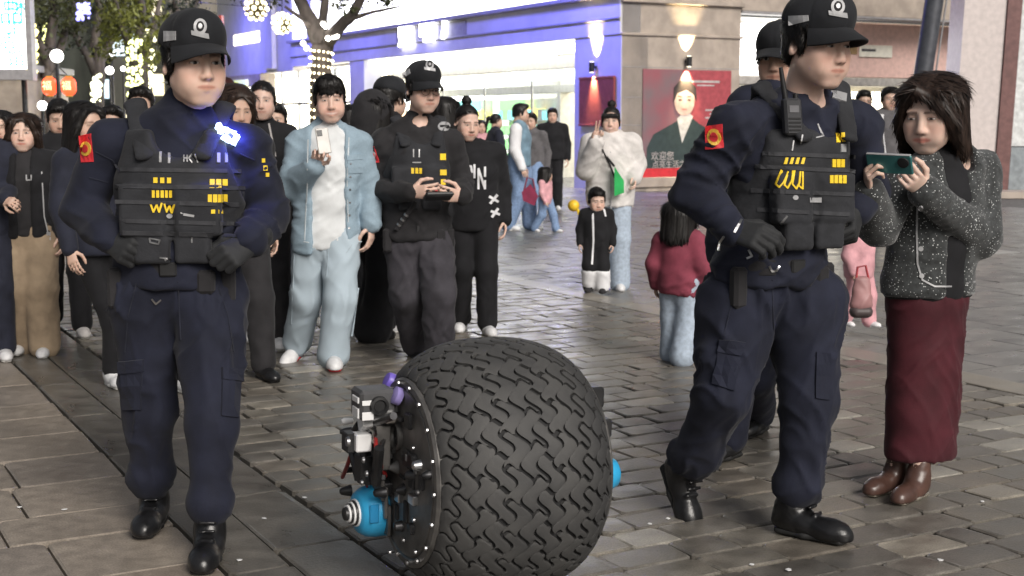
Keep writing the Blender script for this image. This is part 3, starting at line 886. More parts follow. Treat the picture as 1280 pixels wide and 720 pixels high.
        if key == 'top' or tp.get('sleeves'):
            rs = tp.get('sl', (.058, .050, .041)); en = tp.get('slend', .97); e2 = e * min(1, s + .12)
            for q in 'LR':
                w_ = J['elb' + q] + (J['wri' + q] - J['elb' + q]) * en
                f.cap(J['sho' + q], J['elb' + q], rs[0] * s + e2 * .6, rs[1] * s + e2 * .6, k=.035); f.cap(J['elb' + q], w_, rs[1] * s + e2 * .6, rs[2] * s + e2 * .4, k=.025)
        V, Q = f.mesh(hb * tp.get('res', 1))
        V = folds(V, Q, tp.get('fold', .011), tp.get('ff', (9, 9, 13)), tp.get('seed', 2.0), 1.4)
        o[key] = obj_np(tp.get('name', 'jacket' if key == 'top' else 'shirt'), V, Q, tp['m'], body, org)
        if key == 'top' and tp.get('hoodback'):
            f = Fld(); f.ecap(J['nek'] - fwd * .10 * s - ax * .07 * s - UP * .03, J['nek'] - fwd * .10 * s + ax * .07 * s - UP * .03, (.05 * s, .05 * s), (.05 * s, .05 * s), UP)
            for q in (-1, 1): f.cap(J['nek'] - fwd * .10 * s + ax * q * .07 * s - UP * .03, J['nek'] + fwd * .055 * s + ax * q * .055 * s - UP * .035, .045 * s, .022 * s)
            V, Q = f.mesh(hb); obj_np('hood', folds(V, Q, .008, (14, 14, 14), 1), Q, tp['hoodback'], body, org)
    # ---- shoes
    sh = cfg.get('shoes')
    if sh:
        for q in 'LR':
            if 'only' in sh and q not in sh['only']: continue
            face, pitch = sh.get(q, (cfg.get('rz', 0), 0))
            an, fwd, up = shoe_frame(J, q, face, pitch)
            if pitch == 0 and cfg.get('plant', True):
                an = an.copy(); an[2] = root_loc[2] + .0855 * s * sh.get('sc', 1); J['ank' + q] = an
            o['shoe' + q] = make_shoe('boot' if sh.get('style') == 'boot' else 'shoe', an, fwd, up, s * sh.get('sc', 1), sh['m'], sh['sole'], body, org, (.012, .009, .0075)[near], sh.get('style', 'sneaker'), .085, J['kne' + q])
    o['T'] = T; o['R'] = R; o['ax'] = ax
    return o
# ------------------------------------------------------------------ materials of the place
M['stone'] = mat('sett_stone', (.158, .145, .126), .36, var=.16, vscale=7, bump=.25, bscale=70, rvar=.12, speck=.22, attr=True)
M['joint'] = mat('joint_grit', (.05, .048, .043), .75, var=.3, vscale=20, bump=.4, bscale=120)
M['slab'] = mat('slab_stone', (.27, .234, .20), .46, var=.10, vscale=14, bump=.3, bscale=90, rvar=.10, speck=.22, attr=True)
M['roadjoint'] = mat('road_joint', (.10, .098, .094), .6, var=.2, vscale=10)
M['road'] = mat('road_paver', (.18, .175, .17), .36, speck=.15, var=.15, vscale=4, bump=.22, bscale=40, rvar=.16, attr=True)
M['wallblue'] = mat('pale_render', (.62, .61, .63), .6, var=.04, vscale=2, bump=.05, bscale=30)
M['beige'] = mat('beige_stone', (.40, .34, .29), .5, var=.10, vscale=3, bump=.1, bscale=40)
M['trim'] = mat('grey_trim', (.30, .29, .30), .5, var=.08)
M['darktrim'] = mat('dark_trim', (.07, .07, .08), .5, var=.1)
M['white'] = mat('white_paint', (.8, .8, .8), .5, var=.03)
M['glow_white'] = emat('lit_panel', (1.0, .99, .95), 2.0)
M['glow_warm'] = emat('lit_warm', (1.0, .90, .68), 2.6)
M['glow_cool'] = emat('lit_cool', (.86, 1.0, .96), 1.6)
M['glow_sign'] = emat('lit_letters', (1, 1, 1), 5.0)
M['shopwall'] = mat('shop_wall', (.72, .70, .62), .6, var=.05)
M['glass'] = mat('window_glass', (.9, .95, 1), .03, var=.0)
M['glass'].node_tree.nodes['Principled BSDF'].inputs['Transmission Weight'].default_value = 1.0
M['glass'].node_tree.nodes['Principled BSDF'].inputs['IOR'].default_value = 1.02
M['black'] = mat('black_plastic', (.018, .018, .019), .4, var=.15)
M['darkmetal'] = mat('dark_metal', (.05, .05, .053), .38, .7, var=.2, vscale=20, bump=.05)
M['steel'] = mat('bare_steel', (.55, .55, .56), .3, 1.0, var=.1)
M['red'] = mat('red_print', (.62, .03, .04), .55, var=.08)
M['yellow'] = mat('yellow_webbing', (.90, .62, .03), .6, var=.06)
M['silver'] = mat('silver_thread', (.42, .42, .43), .4, .2, var=.08)
M['maroon'] = mat('maroon_board', (.28, .06, .05), .5, var=.1)
M['skin'] = mat('skin', (1, 1, 1), .48, var=.035, vscale=30, bump=.06, bscale=160, attr=True, sss=.12, spec=.4)
M['eye'] = mat('eye_surface', (1, 1, 1), .12, var=.0, attr=True)
M['hair'] = mat('black_hair', (.011, .0095, .009), .46, var=.35, vscale=120, spec=.35, bump=.5, bscale=190, stretch=(1, 1, .18))
M['hairbrown'] = mat('brown_hair', (.024, .014, .010), .46, var=.35, vscale=120, spec=.35, bump=.5, bscale=190, stretch=(1, 1, .18))
def cloth(n, c, r=.85, bump=.28, bs=140, var=.14, vs=10, **k): M[n] = mat(n, c, r, var=var, vscale=vs, bump=bump, bscale=bs, sheen=.06, spec=.3, **k)
cloth('navy', (.0125, .0145, .028)); cloth('navy2', (.017, .019, .032)); cloth('vest', (.024, .025, .029), .8, .4, 90); cloth('blackcloth', (.010, .010, .012)); cloth('blackcloth2', (.022, .021, .023))
cloth('capcloth', (.014, .015, .018)); cloth('denim', (.27, .36, .43), vs=90, var=.035, bump=.12, bs=260); cloth('jean', (.40, .48, .54), vs=3, var=.05, bump=.12, bs=260); cloth('bluejean', (.20, .29, .46), vs=40, var=.1, bump=.15, bs=300)
cloth('palejean', (.38, .45, .54), vs=40, var=.09, bump=.15, bs=300); cloth('tee', (.66, .68, .69), var=.05); cloth('khaki', (.33, .25, .17), var=.12); cloth('burgundy', (.062, .010, .016), .75)
cloth('cream', (.66, .63, .61), .95, .6, 60, .08); cloth('maroonpuff', (.22, .045, .07)); cloth('pinkcoat', (.62, .33, .36), .95, .5, 60); cloth('whitecloth', (.75, .75, .77), var=.05)
cloth('greyhood', (.11, .105, .11)); cloth('teal', (.16, .25, .32)); cloth('glove', (.022, .023, .025), .7); cloth('greypant', (.045, .042, .050)); cloth('greyjean', (.12, .14, .17))
M['rubbersole'] = mat('white_sole', (.72, .71, .68), .6, var=.05); M['redsole'] = mat('red_shoe', (.55, .04, .05), .5, var=.1); M['shoewhite'] = mat('white_shoe', (.72, .72, .73), .5, var=.08, vscale=20)
M['bootleather'] = mat('black_leather', (.012, .012, .013), .28, var=.25, vscale=14, bump=.25, bscale=50); M['blacksole'] = mat('black_rubber', (.015, .015, .015), .7, var=.2)
M['silvershoe'] = mat('metallic_leather', (.55, .50, .42), .25, .8, var=.2, vscale=18, bump=.2)

# ------------------------------------------------------------------ ground
rnd = random.Random(11)
T_SLAB, T_B1, T_B2, T_KERB0, T_KERB1, T_GUT = 1.23, 1.45, 1.73, 5.86, 6.12, 6.34
def sheet(name, s0, s1, t0, t1, z, m, parent=None):
    V = [st(s0, t0, z), st(s0, t1, z), st(s1, t1, z), st(s1, t0, z)]
    return obj_np(name, np.array(V), np.array([[0, 1, 2, 3]]), m, parent, smooth=False)
ground = sheet('ground', -160, 420, -190, 190, -.14, M['joint']); tag(ground, kind='structure')
walk = sheet('pavement', -14, 60, -14, T_GUT - .22, -.022, M['joint']); tag(walk, kind='structure')
road = sheet('road', -14, 90, T_GUT, 60, -.094, M['roadjoint']); tag(road, kind='structure')
_bm = {}
def slab_mesh(w, d, hgt, seed, bev=.008):
    key = (round(w, 3), round(d, 3), seed)
    if key in _bm: return _bm[key]
    r = random.Random(seed); V = []; jj = lambda: r.uniform(-.006, .006)
    cs = [(-w / 2 + jj(), -d / 2 + jj()), (w / 2 + jj(), -d / 2 + jj()), (w / 2 + jj(), d / 2 + jj()), (-w / 2 + jj(), d / 2 + jj())]
    cut = [r.uniform(.0, .02) for _ in cs]
    ring = []
    for i, (x, y) in enumerate(cs):
        px_, py_ = cs[i - 1]; nx_, ny_ = cs[(i + 1) % 4]; c = bev + cut[i]
        for (qx, qy) in ((px_, py_), (nx_, ny_)):
            L = math.hypot(qx - x, qy - y); ring.append((x + (qx - x) / L * c, y + (qy - y) / L * c))
    n = len(ring); V = [(x, y, -hgt) for x, y in ring] + [(x, y, -bev * .6) for x, y in ring]
    V += [(x * (1 - 2 * bev / w), y * (1 - 2 * bev / d), r.uniform(-.002, .002)) for x, y in ring]
    Fc = [(i, (i + 1) % n, n + (i + 1) % n, n + i) for i in range(n)] + [(n + i, n + (i + 1) % n, 2 * n + (i + 1) % n, 2 * n + i) for i in range(n)] + [tuple(range(2 * n, 3 * n))]
    _bm[key] = (V, Fc); return _bm[key]
SM = []      # shared stone meshes: (shape, tone)
def stone_data(w, d, kind, tone, m):
    V, Fc = slab_mesh(w, d, .03, kind)
    me = bpy.data.meshes.new('stone'); me.from_pydata(V, [], Fc)
    a = me.color_attributes.new('Col', 'FLOAT_COLOR', 'POINT')
    a.data.foreach_set('color', np.tile(np.array([*tone, 1.0], np.float32), len(V)))
    me.materials.append(m); return me
RSA = np.stack([SA, SD, UP], 1)
ANG_A = math.atan2(SA[1], SA[0])
def screen(p):
    d = np.asarray(p) - CAM; x = d[0]; y = d[1] * math.cos(PITCH) - d[2] * math.sin(PITCH); z = d[1] * math.sin(PITCH) + d[2] * math.cos(PITCH)
    if y < .3: return None
    return 640 + F * x / y, 360 - F * z / y, y
tones = [(.84, .84, .85), (.93, .93, .93), (1, 1, 1), (1.08, 1.07, 1.04), (.78, .78, .79), (1.0, .96, .92), (1.75, 1.78, 1.78), (1.6, 1.58, 1.52)]
wts = [3, 4, 4, 3, 2, 2, 1.4, .8]
def lay_stones(items, name, parent, m, limit):
    """items: (s, t, w across, d along, tone index, shape, dz); the nearest are single objects, the rest one part"""
    vis = []
    for it in items:
        q = screen(st(it[0], it[1]))
        inside = q is not None and -90 < q[0] < 1370 and q[1] < 800
        vis.append(((it[2] * it[3] / q[2] ** 3) if inside else -1, it))
    vis.sort(key=lambda a: -a[0])
    pool = {}
    for a, it in vis[:limit]:
        if a <= 0: continue
        key = (round(it[2], 2), round(it[3], 2), it[4], it[5])
        if key not in pool: pool[key] = stone_data(it[2], it[3], it[5], tones[it[4]], m)
        o = link(name, pool[key], parent); o.location = [float(c) for c in st(it[0], it[1], it[6])]
        o.rotation_euler = (it[7], it[8], ANG_A)
    rest = [it for a, it in vis[:limit] if a <= 0] + [it for a, it in vis[limit:]]
    if rest:
        VV, FF, CC = [], [], []; b = 0
        for it in rest:
            V, Fc = slab_mesh(it[2], it[3], .03, it[5]); W = np.array(V) @ RSA.T + st(it[0], it[1], it[6])
            VV.append(W); FF += [tuple(b + i for i in f) for f in Fc]; CC.append(np.tile([*tones[it[4]], 1.0], (len(V), 1))); b += len(V)
        me = bpy.data.meshes.new(name); me.from_pydata(np.concatenate(VV).tolist(), [], FF)
        ca = me.color_attributes.new('Col', 'FLOAT_COLOR', 'POINT'); ca.data.foreach_set('color', np.concatenate(CC).astype(np.float32).ravel())
        me.materials.append(m); o = link(name, me, parent); o['kind'] = 'stuff'
def pick(): return rnd.choices(range(len(tones)), wts)[0]
# setts: courses across the street
items = []; s = 2.4; row = 0
while s < 26:
    d = .176; t = T_B2 + .01; t += 0 if row % 2 else -.14
    while t < T_KERB0 - .02:
        w = rnd.choices([.285, .215, .15], [5, 2, 1.2])[0]
        a, b = max(t, T_B2 + .01), min(t + w, T_KERB0 - .005)
        if b - a > .07:
            w2 = round((b - a) / .03) * .03
            items.append((s + d / 2, (a + b) / 2, max(.06, w2 - .010 if abs(w2 - (b - a)) < .02 else b - a - .010), d - .009, pick(), rnd.randrange(4), rnd.uniform(-.003, .003), rnd.uniform(-.007, .007), rnd.uniform(-.007, .007)))
        t += w
    s += d; row += 1
lay_stones(items, 'paving_stone', walk, M['stone'], 300)
# two smooth bands and the kerb
def band(name, t0, t1, ln, tl, m, s0=1.5, s1=40, gap=.008, lim=120, z=0.0):
    it = []; s = s0
    while s < s1:
        L = ln * rnd.choice([.8, 1, 1, 1.2])
        it.append((s + L / 2, (t0 + t1) / 2, t1 - t0 - gap, L - gap, rnd.choice(tl), rnd.randrange(3), z + rnd.uniform(-.001, .001), 0, 0)); s += L
    lay_stones(it, name, walk, m, lim)
band('edging_slab', T_SLAB, T_B1, .9, [0, 1, 1], M['stone'], gap=.006)
band('edging_slab', T_B1, T_B2, .9, [0, 1, 4], M['stone'], gap=.006)
band('kerb_stone', T_KERB0, T_KERB1, 1.0, [6, 7, 6], M['stone'], s1=60)
# brown slabs left of the band, in courses
items = []; s = 3.0; row = 0
while s < 30:
    d = rnd.choice([.34, .40, .46, .58]); t = T_SLAB - .005
    t -= 0
    while t > -6.0:
        w = rnd.choice([.42, .46, .58, .62])
        items.append((s + d / 2, t - w / 2, w - .006, d - .006, rnd.choice([1, 2, 2, 3, 5, 3]), rnd.randrange(3), rnd.uniform(-.002, .002), 0, 0)); t -= w
    s += d
lay_stones(items, 'paving_slab', walk, M['slab'], 160)
# far pavers of the road
tones_keep = tones; items = []; s = -2.0; row = 0
while s < 60:
    d = .4; t = T_GUT + .02 + (0 if row % 2 else -.2)
    while t < 19:
        w = .6; items.append((s + d / 2, t + w / 2, w - .008, d - .008, rnd.choices([1, 2, 3, 0, 6], [4, 4, 3, 2, .35])[0], rnd.randrange(2), -.085 + rnd.uniform(-.002, .002), 0, 0)); t += w
    s += d; row += 1
lay_stones(items, 'road_paver', road, M['road'], 300)
drain = sheet('gutter', -14, 70, T_KERB1 + .005, T_GUT - .005, -.10, M['darktrim']); tag(drain, kind='structure')

for i, (px, py) in enumerate(((24, 634), (81, 637), (300, 700), (208, 640), (940, 706), (985, 712), (812, 655), (835, 648), (1228, 627), (330, 648), (380, 622), (1175, 700))):
    c = G(px, py, .004); r_ = random.Random(i); n_ = r_.randrange(5, 7); a0 = r_.random() * 6
    pts = [c + np.array((math.cos(a0 + k * 6.283 / n_), math.sin(a0 + k * 6.283 / n_), 0)) * r_.uniform(.006, .014) for k in range(n_)]
    o = MB().add([p for p in pts] + [p + UP * .002 for p in pts], [tuple(range(n_ - 1, -1, -1)), tuple(range(n_, 2 * n_))] + [(k, (k + 1) % n_, n_ + (k + 1) % n_, n_ + k) for k in range(n_)]).build('paper_scrap', M['white'], None, c)
    o.location = [float(q) for q in c]; tag(o, 'tiny white scrap of litter ' + ('at the left edge of the brown slabs', 'on the brown slabs left of the left officer', 'beside the front boot of the left officer', 'beside the rear boot of the left officer', 'in front of the right officer boots, left one', 'in front of the right officer boots, right one', 'between the tyre and the rear boot of the right officer', 'just behind the heel of the right officer', 'on the setts right of the burgundy skirt', 'on the smooth band between the officer and the robot', 'on the setts just left of the blue cover', 'at the bottom right below the woman in tweed')[i], 'litter', 'scraps of litter on the paving')
# ------------------------------------------------------------------ the corner building
CORNER = G(775, 240, -.085); CORNER[2] = 0
FU = SD; FN = -SA                                  # along the blue front, and out of it
GU = SA; GN = -SD                                  # along the stone front, and out of it
def onf(px, py, off=0.0):
    d = ray(px, py); t = ((CORNER - CAM) @ FN + off) / (d @ FN); w = CAM + d * t
    return (w - CORNER) @ FU, w[2]
def ong(px, py, off=0.0):
    d = ray(px, py); t = ((CORNER - CAM) @ GN + off) / (d @ GN); w = CAM + d * t
    return (w - CORNER) @ GU, w[2]
RF = np.stack([FU, FN, UP], 1); RG = np.stack([GU, GN, UP], 1)
BO = CORNER + UP * -.1
bld = thing('shop_building', 'two storey corner shop building with blue lit front and stone corner pier behind the crowd', 'building', BO)
def fbox(name, u0, u1, z0, z1, o0, o1, m, parent=None, side='f', mesh=None):
    U, N_, R = (FU, FN, RF) if side == 'f' else (GU, GN, RG)
    mb = mesh or MB()
    c = CORNER * np.array((1, 1, 0)) + U * (u0 + u1) / 2 + N_ * (o0 + o1) / 2 + UP * (z0 + z1) / 2
    mb.bbox(c, (abs(u1 - u0), abs(o1 - o0), abs(z1 - z0)), R, .012)
    if mesh is None: return mb.build(name, m, parent or bld, BO)
GZ = -.10
uJ = onf(718, 100)[0]; uA = onf(455, 100)[0]; uB = onf(437, 100)[0]; uC = onf(366, 100)[0]; uD = onf(330, 100)[0]; uE = onf(292, 100)[0]
LZ = 3.30; B0, B1, TOP = 3.30, 4.10, 9.5
fbox('corner_pier', -.0, uJ, GZ, LZ, 0, -.7, M['wallblue'])
fbox('pillar', uA, uB, GZ, LZ, 0.0, -.6, M['wallblue'])
fbox('wall', uC, uE + 2.0, LZ - .12, TOP, .0, -.5, M['wallblue'])
fbox('pillar', uD + .3, uE + 2.0, GZ, LZ - .12, .05, -.55, M['beige'])
fbox('fascia', -.0, uC, B0, B1, 0.04, -.5, M['wallblue'])
fbox('ledge', -.05, uC, B1, B1 + .10, .22, -.5, M['trim'])
fbox('ledge', -.02, uC, 3.62, 3.67, .09, .04, M['trim'])
fbox('soffit', uJ, uE + 14, LZ - .05, LZ - .003, -.71, -7, M['white'])
# bright board above the fascia
ub0 = onf(690, 0)[0]
brd = fbox('lit_board', 0.6, uC - .1, B1 + .16, TOP, .0, -.3, M['glow_white'])
for k in range(14):
    u = .6 + k * (uC - .7) / 13
    fbox('board_rib', u - .03, u + .03, B1 + .16, TOP, .012, .002, M['trim'])
for k in range(1, 5): fbox('board_rail', .6, uC - .1, B1 + .16 + k * 1.1, B1 + .20 + k * 1.1, .018, .003, M['trim'])
# sign letters
def text_mesh(body, size, ext):
    cu = bpy.data.curves.new('lettering', 'FONT'); cu.body = body; cu.size = size; cu.extrude = ext; cu.align_x = 'CENTER'; cu.align_y = 'CENTER'; cu.offset = .0
    o = bpy.data.objects.new('lettering', cu); COL.objects.link(o)
    dg = bpy.context.evaluated_depsgraph_get(); me = bpy.data.meshes.new_from_object(o.evaluated_get(dg))
    bpy.data.objects.remove(o); bpy.data.curves.remove(cu); return me
def text_on(name, body, size, ext, c, U, N_, m, parent, org, bold=0):
    me = text_mesh(body, size, ext)
    R = np.stack([U, UP, N_], 1)
    v = np.empty(len(me.vertices) * 3, np.float32); me.vertices.foreach_get('co', v)
    v = v.reshape(-1, 3) @ R.T + np.asarray(c) - np.asarray(org); me.vertices.foreach_set('co', v.astype(np.float32).ravel()); me.update()
    me.materials.clear(); me.materials.append(m)
    return link(name, me, parent)
fc = lambda u, z, o=0.0: CORNER * np.array((1, 1, 0)) + FU * u + FN * o + UP * z
gc = lambda u, z, o=0.0: CORNER * np.array((1, 1, 0)) + GU * u + GN * o + UP * z
for ch, (px, py) in zip('照明厂', ((512, 42), (539, 36), (567, 31))):
    u, z = onf(px, py)
    text_on('sign_letter', ch, .95, .05, fc(u, 3.80 if z < 3.5 else z, .13), -FU, FN, M['glow_sign'], bld, BO)
fbox('sign_backing', onf(585, 30)[0], onf(498, 40)[0], 3.66, 4.06, .07, .042, M['trim'])
# shop inside
fbox('shop_floor', uJ, uE + 14, GZ - .02, GZ + .004, -.0, -7, M['white'])
fbox('shop_wall', uJ - .2, uE + 16, GZ, LZ, -6.9, -7.1, M['shopwall'])
fbox('shop_wall', uJ - .35, uJ - .22, GZ, LZ, -.72, -6.9, M['shopwall'])
fbox('ceiling_beam', uJ + .02, uA - .02, 2.72, 3.02, -.9, -1.1, M['shopwall'])
fbox('ceiling_beam', uJ + .02, uC, 2.2, 2.42, -2.6, -2.9, M['shopwall'])
fbox('ceiling_light', uJ + .1, uA - .1, LZ - .16, LZ - .06, -.12, -.8, M['glow_white'])
for k in range(3): fbox('ceiling_light', uJ + .1, uC, LZ - .14, LZ - .08, -1.5 - k * 1.7, -1.8 - k * 1.7, M['glow_white'])
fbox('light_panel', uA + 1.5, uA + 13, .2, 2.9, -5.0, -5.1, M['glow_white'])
fbox('panel_frame', uJ + .6, uJ + 5.2, 2.45, 2.70, -1.12, -1.16, M['glow_cool'])
fbox('door_reveal', uJ - .003, uJ + .35, GZ, 2.45, -.3, -.5, mat('orange_reveal', (.72, .30, .18), .5))
pane = fbox('window_pane', uJ + .37, uA - .01, GZ + .02, 2.42, -.30, -.312, M['glass'])
for k in range(1, 5): fbox('window_frame', uJ + k * (uA - uJ) / 5 - .02, uJ + k * (uA - uJ) / 5 + .02, GZ, 2.44, -.27, -.33, M['steel'])
# second opening further on: bright windows with mullions
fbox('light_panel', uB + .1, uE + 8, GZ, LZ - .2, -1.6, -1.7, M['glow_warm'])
for k in range(5):
    u = uB + .1 + k * 1.75; fbox('window_frame', u - .05, u + .05, GZ, LZ - .12, -.2, -.3, M['steel'])
fbox('window_frame', uB, uD, 2.0, 2.08, -.2, -.3, M['steel'])
fbox('window_pane', uB + .02, uD + .2, GZ + .02, LZ - .15, -.24, -.25, M['glass'])
# lit windows and yellow sign in the wall further along
fbox('lit_window', *(onf(324, 30)[0], onf(292, 30)[0]), 4.35, 4.75, .02, -.1, M['glow_warm'])
fbox('green_sign', onf(312, 97)[0], onf(294, 97)[0], 2.75, 3.0, .14, .05, emat('green_sign', (.45, .55, .05), .6))
fbox('lit_window', onf(325, 108)[0], onf(290, 108)[0], 1.5, 2.7, .07, .0, M['glow_warm'])
fbox('upper_pilaster', onf(345, 20)[0], onf(332, 20)[0], LZ, TOP, .18, .01, M['wallblue'])
fbox('upper_pilaster', onf(392, 20)[0], onf(386, 20)[0], LZ, TOP, .10, .01, M['wallblue'])
# shelves with goods inside
rg = random.Random(5)
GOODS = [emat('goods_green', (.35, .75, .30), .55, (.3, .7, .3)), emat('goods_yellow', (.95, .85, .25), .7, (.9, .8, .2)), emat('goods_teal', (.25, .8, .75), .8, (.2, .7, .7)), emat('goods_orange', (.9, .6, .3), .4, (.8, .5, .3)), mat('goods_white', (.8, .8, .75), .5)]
shelf0 = None
for i in range(5):
    u = uJ + 7.6 + i * 2.3; o_ = -3.6 - .3 * (i % 2)
    org = fc(u, GZ, o_)
    sh = thing('display_shelf', ['tall shelf with green and yellow boxes just inside the shop beside the orange reveal', 'second shop shelf from the right packed with yellow boxes', 'middle shop shelf with a teal lit poster on top', 'shop shelf left of the teal poster with mixed boxes', 'leftmost shop shelf behind the officer with glasses'][i], 'shelf', org, 0, 'shelves of goods inside the shop')
    def b(nm, du0, du1, z0, z1, d0, d1, m): 
        mb = MB(); fbox(nm, u + du0, u + du1, z0, z1, o_ + d0, o_ + d1, m, mesh=mb); return mb.build(nm, m, sh, org)
    b('back_panel', -.9, .9, GZ + .02, 2.1, -.22, -.25, M['shopwall'])
    for z in (.1, .55, 1.0, 1.45): b('shelf_board', -.9, .9, z, z + .03, -.21, .15, M['white'])
    for z in (.13, .58, 1.03, 1.48):
        x = -.86
        while x < .75:
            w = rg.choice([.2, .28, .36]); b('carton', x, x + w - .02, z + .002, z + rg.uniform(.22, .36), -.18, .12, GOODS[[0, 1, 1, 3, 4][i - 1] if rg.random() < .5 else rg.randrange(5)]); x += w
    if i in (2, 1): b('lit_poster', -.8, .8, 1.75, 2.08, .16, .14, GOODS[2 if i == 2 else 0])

# stone front with the poster
uP = ong(925, 100)[0]; uX = ong(1190, 100)[0]
SP = GN * .0
fbox('stone_pier', .003, uP, GZ, 5.0, 0.0, -.7, M['beige'], side='g')
fbox('stone_pier', .003, uJ - .01, LZ, 5.0, -.0, -.7, M['wallblue'], side='f') if False else None
for z0, z1, o1 in ((3.98, 4.08, .10), (3.28, 3.34, .05), (.0, .22, .06)): fbox('moulding', -.03, uP + .04, z0, z1, o1, .003, M['beige'], side='g')
for z in (.75, 1.35, 1.95, 2.6):
    fbox('joint_strip', .02, uP - .01, z, z + .018, .006, -.01, M['trim'], side='g')  # thin grey strips marking the pier's horizontal stone joints
fbox('upper_wall', .003, uX + 8, 5.004, TOP, .03, -.7, M['beige'], side='g')
fbox('moulding', -.04, uP + .1, 4.96, 5.10, .16, -.0, M['beige'], side='g')
# beam over the right-hand shop, its lit panel, soffit, back wall
fbox('lintel', uP + .01, uX + 8, 3.92, 5.0, -.02, -.5, M['beige'], side='g')
fbox('lintel_trim', uP + .012, uX + 8, 3.86, 3.915, .03, -.4, M['trim'], side='g')
a0, a1 = ong(930, 50)[0], ong(1086, 50)[0]
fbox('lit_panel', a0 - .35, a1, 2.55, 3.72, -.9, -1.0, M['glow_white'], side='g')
fbox('panel_beam', uP - .5, uX + 3, 2.30, 2.50, -.8, -1.4, mat('grey_beam', (.42, .40, .38), .5), side='g')
fbox('inner_wall', a1 + .02, uX + 4, 2.52, 3.85, -1.0, -1.2, mat('pink_wall', (.62, .42, .38), .5, var=.06), side='g')
fbox('wall_panel', ong(1086, 40)[0] + .05, ong(1108, 40)[0], 3.08, 3.42, -.97, -.998, mat('bronze_panel', (.30, .20, .10), .4, .3), side='g')
fbox('wall_panel', ong(1110, 44)[0], ong(1140, 44)[0] + .3, 3.02, 3.32, -.95, -.998, M['shopwall'], side='g')
fbox('wall_sign', ong(1112, 44)[0], ong(1130, 44)[0], 3.16, 3.22, -.94, -.949, M['darktrim'], side='g')
fbox('inner_wall', uP - .6, uX + 6, GZ, 3.9, -7.0, -7.2, M['shopwall'], side='g')
fbox('inner_ceiling', uP - .6, uX + 6, 3.87, 3.91, -1.3, -7.0, M['white'], side='g')
for k in range(3): fbox('ceiling_light', uP - .3, uX + 2.5, 2.78, 2.84, -2.2 - k * 1.6, -2.9 - k * 1.6, M['glow_warm'], side='g')
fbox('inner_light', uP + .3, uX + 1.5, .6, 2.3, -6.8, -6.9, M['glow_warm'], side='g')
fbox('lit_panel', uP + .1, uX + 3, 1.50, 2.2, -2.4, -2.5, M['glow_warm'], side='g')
fbox('counter', uP + .4, uX + .6, GZ, .85, -4.0, -4.6, mat('counter_wood', (.3, .22, .15), .5), side='g')
# right-hand pillar and the grey wall past it
PILB = G(1222, 245, -.08)
pl = thing('shop_pillar', 'wide pale pinkish pillar with a dark red edge strip at the right behind the woman in tweed', 'pillar', PILB)
def lean_box(name, x0, x1, y0, y1, z0, z1, m, dx=.035):
    mb = MB()
    V = [];
    for z in (z0, z1):
        for x, y in ((x0, y0), (x1, y0), (x1, y1), (x0, y1)): V.append(PILB + np.array((x + dx * z, y, z)))
    mb.add(V, [(3, 2, 1, 0), (4, 5, 6, 7), (0, 1, 5, 4), (1, 2, 6, 5), (2, 3, 7, 6), (3, 0, 4, 7)]); return mb.build(name, m, pl, PILB)
k_ = PILB[1] / F
lean_box('shaft', (1188 - 1222) * k_, (1240 - 1222) * k_, 0, .9, .02, 6.5, mat('pale_stone', (.62, .55, .53), .45, var=.05))
lean_box('edge_strip', (1240.5 - 1222) * k_, (1258 - 1222) * k_, -.05, .8, .02, 6.5, mat('dark_red_strip', (.16, .075, .07), .5))
lean_box('side_wall', (1258.5 - 1222) * k_, (1258 + 160 - 1222) * k_, -.02, .6, 1.02, 6.5, mat('white_wall', (.66, .68, .68), .5))
lean_box('side_base', (1258.5 - 1222) * k_, (1258 + 160 - 1222) * k_, -.04, .6, .02, 1.0, mat('grey_base', (.24, .27, .29), .4))
lean_box('step', (1225 - 1222) * k_, (1258 + 160 - 1222) * k_, -.9, -.06, .0, .13, M['beige'], 0)
# poster on the stone front
pu0, pz1 = ong(803, 86); pu1, pz0 = ong(911, 224)
PO = gc((pu0 + pu1) / 2, pz0, .03)
pw, ph = (pu1 - pu0), pz1 - pz0
po = thing('poster', 'large red and grey portrait poster of a person in a dark suit', 'poster', PO)
def pbox(nm, u0, u1, v0, v1, d0, d1, m):
    mb = MB(); fbox(nm, pu0 + pw * u0, pu0 + pw * u1, pz0 + ph * v0, pz0 + ph * v1, d0, d1, m, side='g', mesh=mb); return mb.build(nm, m, po, PO)
def pshape(nm, pts, d0, d1, m):
    """flat printed shape on the poster"""
    mb = MB(); c = [gc(pu0 + pw * u, pz0 + ph * v, d1) for u, v in pts]; e = [gc(pu0 + pw * u, pz0 + ph * v, d0) for u, v in pts]; n = len(c)
    mb.add(c + e, [tuple(range(n))] + [(i, n + i, n + (i + 1) % n, (i + 1) % n) for i in range(n)]); return mb.build(nm, m, po, PO)
pbox('backing', 0, 1, 0, 1, .008, .03, mat('poster_grey', (.18, .15, .16), .45, var=.25, vscale=1.2, col2=(.30, .10, .12)))
pbox('red_field', .44, .995, .12, .995, .031, .034, mat('poster_red', (.38, .07, .085), .5, var=.1))
pbox('red_strip', .005, .995, .005, .115, .031, .035, M['red'])
def circ(cx, cy, rx, ry, n=20): return [(cx + rx * math.cos(2 * math.pi * i / n), cy + ry * math.sin(2 * math.pi * i / n)) for i in range(n)]
pshape('suit', [(.04, .12), (.05, .30), (.12, .42), (.34, .52), (.42, .56), (.56, .56), (.64, .51), (.82, .43), (.90, .34), (.93, .12)], .034, .037, mat('poster_suit', (.035, .055, .055), .45, var=.1))
pshape('shirt', [(.38, .56), (.44, .34), (.56, .58), (.48, .64)], .037, .039, mat('poster_shirt', (.6, .58, .56), .45))
pshape('face', circ(.46, .72, .115, .135), .039, .041, mat('poster_face', (.52, .38, .34), .45, var=.1))
